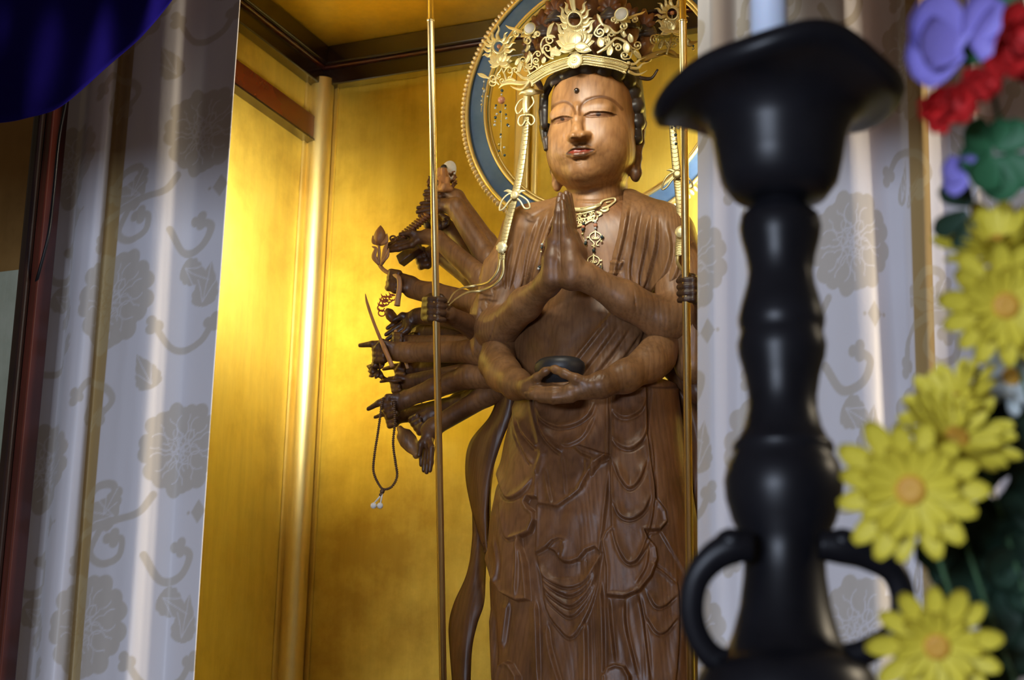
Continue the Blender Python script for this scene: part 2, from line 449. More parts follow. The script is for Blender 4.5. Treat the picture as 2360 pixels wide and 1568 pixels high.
# ================================================================== THE ALCOVE
TB = -.55                                   # back wall plane
cor = L(M(772, 300, TB)); UL = cor[0] - .062          # left wall plane (u)
zb = L(M(775, 207, TB))[2]                  # underside of the cornice on the back wall
UR = 1.35; TF = .48; ZF = -2.0
CE = zb + .112
V, Fc = abox(UL - .04, UR + .04, TB - .04, TB, ZF, CE + .06); structure(link_mesh('wall_back', V, Fc, GOLDWALL, False))
V, Fc = abox(UL - .04, UL, TB, TF, ZF, CE + .06); structure(link_mesh('wall_left', V, Fc, GOLDLEFT, False))
V, Fc = abox(UR, UR + .04, TB, TF, ZF, CE + .06); structure(link_mesh('wall_right', V, Fc, GOLDWALL, False))
V, Fc = abox(UL - .04, UR + .04, TB - .04, TF, CE, CE + .04); structure(link_mesh('ceiling', V, Fc, GOLDCEIL, False))
V, Fc = abox(UL - .04, UR + .04, TB - .04, TF + .1, ZF - .05, ZF); structure(link_mesh('floor_alcove', V, Fc, LACQ, False))
# stepped cornice of black lacquer with a dark red fillet
def cornice(name, z0, z1, d, m_, back=True, left=True):
    parts = []
    if back: parts.append(abox(UL, UR, TB, TB + d, z0, z1))
    if left: parts.append(abox(UL, UL + d, TB + d, TF, z0, z1))
    V, Fc = join(parts); o = structure(link_mesh(name, V, Fc, m_, False)); return bevel(o, .003)
cornice('trim_1', zb, zb + .050, .038, LACQ)
cornice('trim_2', zb + .050, zb + .057, .048, LACQR)
cornice('trim_3', zb + .057, CE, .062, LACQ)
# red-brown lacquer beam on the left wall
a = L(M(728, 285, TB)); 
def on_left(x, y):            # point of the left wall seen at a pixel
    r = ray(x, y); s = ((O - CAM) @ U + UL) / (r @ U); return L(CAM + r * s)
bt = on_left(722, 283)[2]; bb = on_left(720, 337)[2]; be = on_left(722, 310)[1]
V, Fc = abox(UL, UL + .03, be - .02, TF, bb, bt); bevel(structure(link_mesh('trim_4', V, Fc, REDBEAM, False)), .003)
V, Fc = abox(UL, UL + .034, be - .02, TF, bb - .006, bb); structure(link_mesh('trim_5', V, Fc, LACQ, False))
# gilded corner post, a rounded moulding between fillets
p = [on_left(729, 260)[1] - TB]
rp = .034
prof = []
for i in range(13):
    th = math.pi * (-.28 + 1.06 * i / 12); prof.append((UL + .031 + rp * math.cos(th), TB + .031 + rp * math.sin(th)))
prof = [(UL + .071, TB + .001)] + [(UL + .071, TB + .012)] + prof[0:] + [(UL + .008, TB + .076), (UL + .001, TB + .076), (UL + .001, TB + .001)]
V = [Wd(u, n, z) for z in (ZF, zb + .02) for u, n in prof]; k = len(prof)
Fc = [(i, (i + 1) % k, k + (i + 1) % k, k + i) for i in range(k)]
structure(link_mesh('trim_6', np.array(V), Fc, GOLDPIL, True)).modifiers.new('es', 'EDGE_SPLIT').split_angle = math.radians(35)
# two upright gilt battens on the back wall behind the head
for i, (x, wd) in enumerate(((1208, 34), (1238, 12))):
    c = L(M(x, 260, TB))[0]; w2 = wd / 2000 * 1.25
    V, Fc = abox(c - w2, c + w2, TB, TB + .018, ZF, zb); bevel(structure(link_mesh('trim_%d' % (7 + i), V, Fc, GOLDPIL, False)), .006, 3)
# front frame of the alcove: black lacquer post, red lacquer cheek
def fpost(x, t, n0, n1, y=700): return L(M(x, y, t))[0]
uA = L(M(22, 800, .66))[0]; uB = L(M(44, 800, .66))[0]; uC = L(M(62, 800, .66))[0]
V, Fc = abox(uA, uB, .58, .66, ZF, 2.2); bevel(structure(link_mesh('trim_9', V, Fc, LACQ, False)), .008, 3)
V, Fc = abox(uB, uC, .59, .645, ZF, 2.2); bevel(structure(link_mesh('trim_10', V, Fc, LACQR, False)), .004, 3)
V, Fc = abox(uA + .02, UL, .57, .63, CE, 2.6); structure(link_mesh('wall_front', V, Fc, WALLM, False))
V, Fc = abox(UL - .04, UR + .5, .66, .72, CE + .25, CE + 1.2); structure(link_mesh('wall_lintel', V, Fc, LACQ, False))
# side bay at the far left: aged gold panel over a tarnished leaf panel
zq = L(M(20, 628, .3))[2]
u0 = L(M(-1500, 628, .3))[0]; u1 = uA + .02
V, Fc = abox(u0, u1, .27, .3, zq, 2.2); structure(link_mesh('wall_side', V, Fc, AGED, False))
V, Fc = abox(u0, u1, .28, .31, ZF, zq); structure(link_mesh('wall_dado', V, Fc, TARN, False))
# unseen beam over the visitor, added to shade the upper part of the hangings
V, Fc = boxmesh((-3, 1.95, 2.30), (6, 0, 0), (0, .12, 0), (0, 0, 1.3)); structure(link_mesh('trim_11', V, Fc, LACQR, False))
# room round the visitor
print('CE', CE, 'UL', UL, 'wallz', on_left(600, 560), L(M(1340, 300, 0)))
V, Fc = boxmesh((-6, -6, -.05), (12, 0, 0), (0, 12, 0), (0, 0, .05)); structure(link_mesh('floor', V, Fc, FLOORM, False))
# ================================================================== THE STATUE
ST = thing('kannon_statue', Wd(.02, 0, -1.25), 'tall brown wooden statue with praying hands and many side arms in the gold alcove', 'statue')
def Q(a): return M(a[0], a[1], a[2])
def ch(s, pts, k=None, tint=None):
    """chain of (x, y, t, radius in mm)"""
    s.chain([Q(p) for p in pts], [p[3] / 1000 for p in pts], k, tint)
def project_relief(V, Fq, relief_fn, front=.15):
    nrm = vnormals(V, Fq); x, y = proj(V); r = Relief(x, y); relief_fn(r)
    vd = ray(x, y); vd /= np.linalg.norm(vd, axis=1)[:, None]
    f = sstep((-(nrm * vd).sum(1) - .02) / front)
    # cut along the outward direction of the broad form
    return V + nrm * (r.h * f / 1000)[:, None]

# ---------------------------------------------------------------- head
HC = M(1372, 285, 0)
def hp(u, n, z): return HC + U * u + N * n + Z * z
hs = SDF(.02)
FT = (1.35, 1.28, 1.15)
hs.ell(hp(0, -.005, .035), (.101, .104, .12), k=.02)
hs.ell(hp(0, .012, -.070), (.097, .090, .102), k=.05)
hs.ell(hp(0, .045, -.050), (.084, .052, .085), k=.04)
hs.ell(hp(0, .060, .05), (.072, .040, .065), k=.05)
hs.ell(hp(.054, .046, -.075), (.040, .044, .056), k=.03)
hs.ell(hp(-.054, .046, -.075), (.040, .044, .056), k=.03)
hs.ell(hp(0, .062, -.148), (.040, .038, .030), k=.035)
for q_ in (-1, 1): hs.ell(hp(.044 * q_, .012, -.104), (.044, .052, .046), k=.04)
base_hit = lambda x, y: L(hs.hit(x, y))[1]
def on(x, y, e=0.0):
    """point e metres in front of the face at a pixel"""
    t = base_hit(x, y); return M(x, y, t + e)
nose = [(1332, 250, .001, 8), (1330, 275, .006, 8.5), (1329, 298, .013, 9.5), (1332, 311, .018, 12)]
Ps = [on(x, y, e - .004) for x, y, e, r in nose]
hs.chain(Ps, [r / 1000 for *_, r in nose], .014)
hs.cone(on(1316, 316, .008), .0085, on(1322, 314, .009), .009, k=.009)
hs.cone(on(1352, 312, .008), .009, on(1342, 312, .010), .009, k=.009)
# lids
hs.ell(on(1293, 264, -.010), (.028, .014, .018), k=.016)
hs.ell(on(1378, 252, -.012), (.034, .014, .019), k=.018)
# muzzle, lips
hs.ell(on(1337, 346, -.014), (.044, .020, .026), k=.024)
hs.chain([on(1306, 354, -.003), on(1322, 343, .0005), on(1335, 341, .0005), on(1349, 341, .0005), on(1370, 346, -.003)], [.003, .0052, .0048, .0052, .003], .006)
hs.chain([on(1309, 357, -.003), on(1326, 358.5, .001), on(1346, 356.5, .001), on(1367, 350, -.003)], [.0035, .0066, .0066, .0035], .006)
# ears with the long lobes
EARR = [(1468, 250, -.03, 12), (1478, 285, -.035, 11), (1474, 330, -.03, 10), (1470, 365, -.02, 8), (1467, 400, -.01, 11), (1466, 409, -.01, 11)]
EARL = [(1262, 300, -.02, 7), (1268, 350, -.01, 6), (1277, 395, .0, 7), (1283, 424, .004, 9), (1284, 434, .004, 8)]
hs.chain([M(a, b, c) for a, b, c, _ in EARR], [r / 1000 for *_, r in EARR], .012, (.7, .6, .55))
hs.chain([M(a, b, c) for a, b, c, _ in EARL], [r / 1000 for *_, r in EARL], .012, (.6, .55, .5))
# neck
hs.cone(hp(.0, -.035, -.10), .064, M(1374, 500, -.028), .078, k=.014)
Vh, Fh = hs.mesh(.0019)
Vh = relax(Vh, Fh, 1, .4)
EYL = [(1266, 285), (1272, 278), (1280, 273), (1297, 268), (1311, 269), (1319, 271), (1309, 277), (1295, 282), (1280, 284), (1270, 286)]
EYR = [(1346, 266), (1352, 262), (1360, 258.5), (1375, 257.5), (1395, 258), (1410, 261), (1421, 265.5), (1414, 268), (1389, 269), (1364, 270), (1352, 269)]
BRL = [(1265, 262), (1273, 247), (1286, 238), (1300, 235), (1312, 239), (1321, 249), (1326, 262)]
BRR = [(1336, 264), (1338, 247), (1347, 235), (1360, 228), (1378, 223.5), (1397, 225), (1416, 234), (1434, 252)]
MOUTH = [(1305, 355), (1314, 348.5), (1326, 345), (1337, 346), (1349, 345), (1360, 346), (1371, 346)]
RED = [(1309, 353), (1317, 347.5), (1326, 344), (1337, 342.5), (1349, 343), (1361, 345), (1367, 346.5), (1352, 349), (1336, 351), (1320, 353.5)]
def face_relief(r):
    r.line(BRL, 3.2, -1.6); r.line(BRR, 3.4, -1.8)
    r.line([(x + 1, y + 5) for x, y in BRL], 5, -1.0); r.line([(x, y + 6) for x, y in BRR], 6, -1.2)
    r.layer(EYL, -3.0, 1.4); r.layer(EYR, -3.2, 1.4)
    r.line([(1266, 285), (1280, 272.5), (1297, 267), (1311, 268), (1320, 271.5)], 1.6, 1.2)
    r.line([(1345, 267), (1360, 257.5), (1375, 256.5), (1395, 257), (1410, 260), (1426, 266)], 1.6, 1.3)
    r.line(MOUTH, 1.7, -2.6)
    r.line([(1302, 334), (1312, 326)], 4, -.8); r.line([(1337, 334), (1336, 328)], 3, -1.0)
    r.line([(1300, 362), (1302, 350)], 4, -.9); r.line([(1376, 353), (1372, 340)], 4, -.9)
    r.line([(1318, 366), (1335, 369), (1355, 363)], 5, -1.3)
    r.line([(1316, 321), (1326, 320)], 3.2, -2.8); r.line([(1340, 319), (1352, 318)], 3.4, -2.8)
    r.line([(1305, 322), (1301, 312), (1307, 304)], 2.5, -1.0); r.line([(1362, 318), (1366, 308), (1360, 300)], 2.5, -1.0)
    r.line([(1290, 447), (1330, 462), (1390, 462), (1450, 445)], 3, -2); r.line([(1296, 470), (1340, 484), (1400, 482), (1446, 468)], 3, -2)
    # spirals drawn on the chin
    sp = [(1333 + (2 + i * .75) * math.cos(i * .75), 371 + (1 + i * .62) * math.sin(i * .75)) for i in range(12)]
    r.line(sp, 1.0, -.5, 50, False)
Vh = project_relief(Vh, Fh, face_relief)
x, y = proj(Vh); tn = np.tile(np.array(FT), (len(Vh), 1))
front = (vnormals(Vh, Fh) @ N) > 0
def paint(poly, c, w=1.2, line=False, wid=2.0, amt=1.0):
    P = np.asarray(poly, float)
    m_ = (x > P[:, 0].min() - 8) & (x < P[:, 0].max() + 8) & (y > P[:, 1].min() - 8) & (y < P[:, 1].max() + 8) & front
    if line: d, _ = dpoly(x[m_], y[m_], crs(P, 24)); a = sstep((wid - d) / w + .5)
    else: d, _ = dpoly(x[m_], y[m_], P, True); d = np.where(inside(x[m_], y[m_], P), d, -d); a = sstep(d / w + .5)
    a = (a * amt)[:, None]; tn[m_] = tn[m_] * (1 - a) + np.array(c) * a
for e in (EYL, EYR): paint(e, (.75, .60, .55))
th = np.linspace(0, 2 * math.pi, 12, False)
for (cx, cy), rr in (((1296, 275), 5), ((1379, 263.5), 6)): paint([(cx + rr * math.cos(a), cy + rr * .8 * math.sin(a)) for a in th], (.10, .06, .05))
paint([(1266, 286), (1280, 273), (1297, 268), (1311, 269), (1320, 272)], (.22, .17, .15), 1.2, True, .9)
paint([(1345, 267), (1360, 258), (1375, 257), (1395, 257.5), (1410, 260.5), (1422, 265.5)], (.22, .17, .15), 1.2, True, 1.0)
paint([(1270, 287), (1293, 283), (1309, 278), (1318, 272)], (.45, .35, .3), 1.2, True, .6); paint([(1350, 270), (1364, 271), (1389, 270), (1418, 268)], (.45, .35, .3), 1.2, True, .6)
paint(BRL, (.50, .36, .27), 3, True, 3.2, .8); paint(BRR, (.50, .36, .27), 3, True, 3.6, .8)
paint([(1303, 356), (1314, 343), (1326, 338), (1337, 336), (1349, 337), (1360, 341), (1373, 345), (1362, 352), (1348, 359), (1336, 362), (1322, 360)], (.38, .34, .33), 1.6)
paint(RED, (.85, .17, .12), 1.2)
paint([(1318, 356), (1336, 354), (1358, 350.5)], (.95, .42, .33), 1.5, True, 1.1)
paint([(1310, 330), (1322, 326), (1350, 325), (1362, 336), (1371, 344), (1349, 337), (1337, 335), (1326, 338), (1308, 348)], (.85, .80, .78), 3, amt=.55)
paint(sp if False else [(1333 + (2 + i * .75) * math.cos(i * .75), 371 + (1 + i * .62) * math.sin(i * .75)) for i in range(12)], (.75, .72, .66), 1, True, .5, .7)
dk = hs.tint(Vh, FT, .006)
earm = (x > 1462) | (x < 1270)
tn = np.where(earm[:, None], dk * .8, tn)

# ---------------------------------------------------------------- torso and the four front arms
bs = SDF(.03)
bs.ell(M(1372, 600, -.03), (.165, .085, .150), k=.04)
bs.ell(M(1350, 790, -.01), (.160, .095, .170), k=.06)
bs.ell(M(1240, 800, -.04), (.085, .06, .14), k=.05)
bs.ell(M(1360, 930, -.01), (.150, .09, .10), k=.05)
bs.cone(M(1240, 530, -.03), .05, M(1500, 530, -.03), .05, k=.04)
A1 = SDF(.012)                                  # praying arms
ch(A1, [(1190, 600, -.02, 44), (1140, 760, .02, 44), (1150, 762, .035, 41), (1210, 702, .11, 36), (1262, 655, .175, 26), (1272, 635, .195, 25)], .02)
ch(A1, [(1555, 600, -.02, 46), (1560, 730, .02, 48), (1530, 738, .045, 45), (1440, 690, .11, 39), (1350, 638, .175, 29), (1325, 628, .195, 26)], .02)
HT = (.62, .55, .52)
# left praying hand, edge on
ch(A1, [(1275, 645, .195, 23), (1273, 600, .205, 21), (1277, 560, .205, 16), (1281, 530, .205, 11)], .015, HT)
ch(A1, [(1279, 640, .170, 22), (1278, 600, .175, 20), (1281, 555, .178, 14)], .015, HT)
for x0, x1, ty, t, r in ((1280, 1286, 465, .218, 7.5), (1281, 1288, 452, .203, 8), (1283, 1291, 442, .188, 8), (1285, 1293, 447, .174, 7.5)):
    ch(A1, [(x0, 555, t - .004, r + 3), (x0 + 1, 520, t, r + 1), ((x0 + x1) / 2 + 1, 490, t, r), (x1, ty + 6, t - .002, r - 1.8)], .004, HT)
ch(A1, [(1288, 625, .165, 11), (1291, 575, .160, 9), (1293, 545, .155, 7)], .006, HT)
# right praying hand, back of the hand seen
ch(A1, [(1316, 645, .195, 25), (1317, 610, .20, 24), (1313, 570, .20, 19), (1306, 532, .204, 13)], .015, HT)
ch(A1, [(1326, 630, .165, 24), (1328, 585, .168, 22), (1320, 545, .176, 16)], .015, HT)
for x0, x1, ty, t, r in ((1301, 1295, 458, .218, 8), (1307, 1299, 446, .203, 8.5), (1314, 1305, 439, .188, 8.5), (1321, 1313, 444, .172, 8)):
    ch(A1, [(x0, 555, t - .006, r + 4), (x0 - 1, 520, t, r + 1.5), ((x0 + x1) / 2, 488, t, r + .3), (x1, ty + 6, t - .002, r - 1.8)], .004, HT)
# lower pair of arms meeting under the bowl
LT = (.95, .90, .82)
A2 = SDF(.014)
ch(A2, [(1160, 745, -.01, 42), (1146, 838, .045, 40), (1160, 862, .08, 39), (1190, 886, .13, 33), (1222, 897, .175, 22)], .02, LT)
ch(A2, [(1222, 897, .175, 22), (1245, 903, .19, 17), (1262, 904, .195, 13)], .012, LT)
for i, (y0, y1, x1, t) in enumerate(((893, 885, 1312, .190), (900, 893, 1310, .197), (907, 902, 1304, .200))):
    ch(A2, [(1238, y0, t - .004, 9.5), (1272, (y0 + y1) / 2 + 2, t, 8), (x1, y1, t - .003, 5)], .004, LT)
ch(A2, [(1214, 886, .18, 13), (1238, 870, .205, 9.5), (1256, 857, .215, 8.5), (1266, 852, .216, 7)], .008, LT)
ch(A2, [(1540, 760, -.01, 44), (1512, 822, .05, 41), (1496, 838, .08, 39), (1440, 868, .14, 34), (1385, 888, .19, 26), (1350, 896, .205, 22)], .02, LT)
ch(A2, [(1350, 896, .205, 21), (1315, 905, .215, 18), (1290, 911, .218, 14)], .012, LT)
for i, (y0, y1, x1, t) in enumerate(((900, 899, 1222, .226), (908, 908, 1212, .230), (916, 916, 1220, .230), (922, 922, 1236, .224))):
    ch(A2, [(1318, y0 - 3, t - .008, 10), (1275, (y0 + y1) / 2 + (2 if i else -1), t, 8.3), (x1 + 14, y1, t - .002, 7), (x1, y1 - 1, t - .006, 5)], .0035, LT)
ch(A2, [(1362, 888, .21, 15), (1328, 874, .228, 11), (1300, 861, .230, 9.5), (1280, 852, .226, 8.5), (1274, 850, .224, 7)], .008, LT)
Vt, Ft = bs.mesh(.003); Va, Fa = A1.mesh(.0026); Vb, Fb = A2.mesh(.0026)
def belly(r):
    # sash crossing the belly, gathered in long pleats
    r.layer([(1425, 700), (1345, 800), (1270, 905), (1390, 905), (1470, 800), (1500, 700)], 7, 5)
    for p in ([(1400, 742), (1346, 812), (1292, 888)], [(1426, 748), (1374, 822), (1322, 892)], [(1452, 754), (1404, 826), (1354, 892)], [(1476, 762), (1434, 828), (1386, 892)]):
        r.fold(p, 16, 6, 1)
    r.line([(1318, 500), (1330, 560), (1332, 620)], 8, -1.5)
    r.line([(1190, 820), (1240, 850), (1300, 800)], 22, 4)
    r.line([(1245, 730), (1270, 800), (1230, 860)], 12, -3)
Vt = project_relief(relax(Vt, Ft, 2), Ft, belly)
def arms1(r):
    r.line([(1460, 664), (1465, 700), (1468, 742)], 1.5, -2.0)
    r.line([(1143, 716), (1136, 760), (1120, 806)], 1.5, -2.0)
    for i in range(5): r.line([(1290 - i * 3, 690 + i * 12), (1230, 742 + i * 8), (1170, 790 + i * 4)], 1.2, -.4)
    r.line([(1292, 460), (1289, 510), (1290, 570), (1293, 640)], 1.6, -3.0)
    r.line([(1279, 480), (1277, 510)], 1.5, -1.2); r.line([(1303, 470), (1307, 510), (1308, 528)], 1.4, -2)
    r.line([(1313, 465), (1320, 505), (1322, 525)], 1.4, -2)
Va = project_relief(relax(Va, Fa, 1, .4), Fa, arms1)
def arms2(r):
    r.line([(1120, 868), (1128, 840), (1143, 826), (1170, 820)], 1.2, -.8)
    for i in range(9): r.line([(1330 + i * 9, 878 - i * .5 + (i % 2) * 3), (1336 + i * 9, 870 - i)], 1.5, -.9)
    for i in range(7): r.line([(1480 + i * 5, 800 + i), (1490 + i * 4, 812)], 1.2, -.6)
Vb = project_relief(relax(Vb, Fb, 1, .4), Fb, arms2)
ta = A1.tint(Va, (1, .95, .9)); tb = A2.tint(Vb, (1, .95, .9))
o1, o2, o3 = len(Vh), len(Vh) + len(Vt), len(Vh) + len(Vt) + len(Va)
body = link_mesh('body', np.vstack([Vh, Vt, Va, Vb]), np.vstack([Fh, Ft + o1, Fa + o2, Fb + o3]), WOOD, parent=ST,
                 tint=np.vstack([tn, np.tile((.74, .66, .60), (len(Vt), 1)) + np.array((.30, .27, .24)) * sstep((700 - proj(Vt)[1]) / 80)[:, None], ta, tb]))  # shade under the arms painted in: torso tint darkens below the chest
# ---------------------------------------------------------------- robe over the shoulders
OPEN = [(1302, 400), (1296, 455), (1272, 520), (1252, 590), (1240, 660), (1205, 715), (1180, 760), (1172, 830), (1180, 950), (1500, 950), (1540, 820), (1520, 755), (1470, 700), (1402, 680), (1404, 620), (1424, 545), (1434, 480), (1440, 400)]
rs = SDF(.03)
rs.ell(M(1372, 596, -.03), (.178, .094, .155), k=.04)
rs.ell(M(1350, 790, -.02), (.155, .098, .150), k=.06)
rs.cone(M(1225, 528, -.03), .056, M(1520, 528, -.03), .060, k=.04)
ch(rs, [(1215, 545, -.02, 62), (1165, 640, -.01, 52), (1140, 730, -.005, 50), (1125, 800, -.02, 44)], .04)
ch(rs, [(1540, 550, -.02, 66), (1580, 650, -.02, 56), (1600, 760, -.02, 50), (1600, 840, -.02, 46)], .04)
rs.cone(M(1300, 478, -.04), .03, M(1255, 510, -.03), .04, k=.03); rs.cone(M(1450, 470, -.04), .035, M(1500, 510, -.03), .045, k=.03)
# hanging sleeve end
ch(rs, [(1130, 700, -.04, 36), (1118, 800, -.045, 28), (1108, 872, -.045, 17)], .025)
def robe_cut(g):
    xx, yy = proj(g); P = np.array(OPEN, float)
    d, _ = dpoly(xx, yy, P, True); d = np.where(inside(xx, yy, P), d, -d) / 1000.0
    front = (g - O) @ N
    return np.where(front > -.06, d, -.2)
def cut_mesh(s, h, cutfn, pad=.012):
    lo = np.min([s.bound(p)[0] for p in s.p], 0) - pad; hi = np.max([s.bound(p)[1] for p in s.p], 0) + pad
    n = np.ceil((hi - lo) / h).astype(int) + 1
    ax = [lo[i] + h * np.arange(n[i]) for i in range(3)]
    g = np.stack(np.meshgrid(*ax, indexing='ij'), -1)
    G = s.value(g); c = cutfn(g); G = np.maximum(G, c)
    return surface_nets(G.astype(np.float32), lo, h)
Vr, Fr = cut_mesh(rs, .0028, robe_cut)
def robe_relief(r):
    # left breast pleats
    for p, h in (([(1288, 478), (1262, 545), (1245, 610), (1228, 665)], 4), ([(1262, 490), (1240, 560), (1224, 620), (1212, 668)], 4.5), ([(1240, 505), (1220, 570), (1206, 640), (1190, 690)], 3.5), ([(1210, 530), (1194, 590), (1180, 650), (1170, 700)], 3), ([(1180, 560), (1168, 620), (1165, 690)], 3)):
        r.fold(p, 10, h * 1.7, 1)
    r.line([(1160, 590), (1154, 640), (1168, 684), (1180, 700)], 4, -3)
    r.line([(1134, 660), (1150, 692), (1172, 712)], 3, -4); r.line([(1118, 690), (1134, 716), (1160, 724)], 3, -4); r.line([(1105, 712), (1116, 724), (1134, 712)], 2.5, -3)
    r.line([(1128, 556), (1112, 640), (1102, 720), (1094, 800), (1084, 880)], 4, 3)
    # right shoulder pleats converging on the elbow
    for p, h in (([(1452, 470), (1440, 540), (1420, 620), (1408, 680)], 5), ([(1436, 600), (1420, 640), (1408, 690)], 4), ([(1478, 478), (1462, 560), (1452, 620), (1456, 680)], 4.5), ([(1500, 490), (1488, 570), (1474, 630), (1470, 680)], 4.5), ([(1515, 500), (1514, 560), (1500, 620), (1478, 676)], 5),
                 ([(1540, 520), (1548, 580), (1530, 640), (1490, 686)], 4.5), ([(1570, 600), (1550, 650), (1500, 694)], 4), ([(1580, 640), (1552, 676), (1506, 706)], 4)):
        r.fold(p, 10, h * 1.7, 1)
    r.fold([(1404, 600), (1420, 604), (1440, 602)], 6, 4, 1); r.fold([(1398, 626), (1416, 629), (1432, 626)], 6, 4, 1); r.fold([(1392, 652), (1410, 654), (1428, 654)], 6, 4, 1)
    r.line([(1216, 505), (1260, 480), (1296, 462)], 4, -2)
Vr = project_relief(relax(Vr, Fr, 1, .4), Fr, robe_relief)
link_mesh('robe', Vr, Fr, WOOD, parent=ST, tint=(1.0, .96, .88))
# ---------------------------------------------------------------- hair
ha = SDF(.006)
ha.ell(hp(0, -.022, .055), (.110, .100, .118), k=.02)
ha.ell(hp(0, -.045, .0), (.108, .080, .12), k=.02)
LOCK = [(1262, 335, 10, .010), (1258, 303, 13, .010), (1257, 268, 14, .012), (1259, 232, 15, .015), (1270, 200, 15, .03), (1295, 180, 15, .05), (1322, 168, 16, .065), (1352, 162, 16, .072), (1385, 164, 16, .072), (1415, 170, 17, .062), (1440, 184, 17, .045), (1456, 208, 17, .03), (1464, 240, 18, .015), (1468, 278, 17, .005), (1466, 314, 14, -.005)]
LOCK = [(a, b, r * 1.45, t) for a, b, r, t in LOCK]
for i, (a, b, r, t) in enumerate(LOCK):
    h_ = hs.hit(a, b); tt = t if h_ is None else max(L(h_)[1] - .002, -.01)
    x0, y0 = LOCK[max(0, i - 1)][:2]; x1, y1 = LOCK[min(len(LOCK) - 1, i + 1)][:2]
    dx, dy = (x1 - x0), (y1 - y0); q = math.hypot(dx, dy); dx /= q; dy /= q
    ha.cone(M(a - dx * 17, b - dy * 17 + 2, tt - .006), r / 1000 * .66, M(a + dx * 8, b + dy * 8 - 2, tt - .004), r / 1000 * .84, k=.002)
ha.ell(hp(0, -.01, .11), (.104, .098, .085), k=.02)
ha.cone(hp(0, -.03, .17), .062, hp(0, -.035, .27), .05, k=.03)
FACE = [(1264, 420), (1262, 300), (1264, 222), (1276, 198), (1300, 183), (1332, 177), (1365, 175), (1396, 178), (1420, 186), (1436, 200), (1445, 222), (1450, 262), (1456, 330), (1462, 420)]
def hair_cut(g):
    xx, yy = proj(g); P = np.array(FACE, float)
    d, _ = dpoly(xx, yy, P, True); d = np.where(inside(xx, yy, P), d, -d) / 1000.0
    fr = (g - O) @ N
    zz = (g - HC) @ Z
    return np.maximum(np.where(fr > -.02, d, -.2), -.085 - zz)
Vx, Fx = cut_mesh(ha, .0026, hair_cut)
link_mesh('hair', relax(Vx, Fx, 1, .4), Fx, HAIRM, parent=ST)
V, Fc = ball(on(1329, 209, .001), .0068, 20, 14)
link_mesh('forehead_jewel', V, Fc, mat('polished_bead', (.02, .012, .01), .06, 0, .8, 1.0), parent=ST)
# ---------------------------------------------------------------- skirt: a tapering drum of cloth, carved in layers
def skirt_section(y):
    """left edge, right edge of the skirt in the front elevation at row y"""
    ys = [900, 960, 1040, 1120, 1200, 1280, 1340, 1400, 1480, 1600, 1760, 1900]
    xl = [1196, 1180, 1163, 1150, 1134, 1126, 1122, 1124, 1128, 1130, 1128, 1120]
    xr = [1552, 1560, 1572, 1584, 1594, 1600, 1604, 1606, 1608, 1608, 1608, 1610]
    return np.interp(y, ys, xl), np.interp(y, ys, xr)
ys = np.concatenate([np.arange(895, 1585, 1.9), np.arange(1590, 1900, 12)])
na = 400
ang = np.linspace(-.06, math.pi + .06, na)          # front half, dense
back = np.linspace(math.pi + .06, 2 * math.pi - .06, 30)[1:-1]
angs = np.concatenate([ang, back]); NA = len(angs)
rows = []
for yy in ys:
    a, b = skirt_section(yy); cx, hw = (a + b) / 2, (b - a) / 2
    # silhouette half width -> half width in the alcove frame
    dep = .105 + .03 * sstep((yy - 900) / 300)
    c0 = L(M(cx, yy, 0.0)); kx = M(cx + 1, yy, 0) - M(cx, yy, 0); pw = np.linalg.norm(kx)
    A = math.sqrt(max((hw * pw * .93) ** 2 - (.405 * dep) ** 2 * .75, .01)) / .914 * .97
    ca, sa = np.cos(angs), np.sin(angs)
    e = .82
    uu = -A * np.sign(ca) * np.abs(ca) ** e; nn = dep * np.sign(sa) * np.abs(sa) ** e
    rows.append(Wd(c0[0] + uu, -.015 + nn, np.full(NA, c0[2])))
Vs = np.concatenate(rows)
i = np.arange(len(ys) - 1)[:, None] * NA; j = np.arange(NA)[None, :]; j2 = (j + 1) % NA
Fs = np.stack([i + j, i + NA + j, i + NA + j2, i + j2], -1).reshape(-1, 4)
if (vnormals(Vs, Fs)[NA * 50 + na // 2] @ N) < 0: Fs = Fs[:, ::-1]
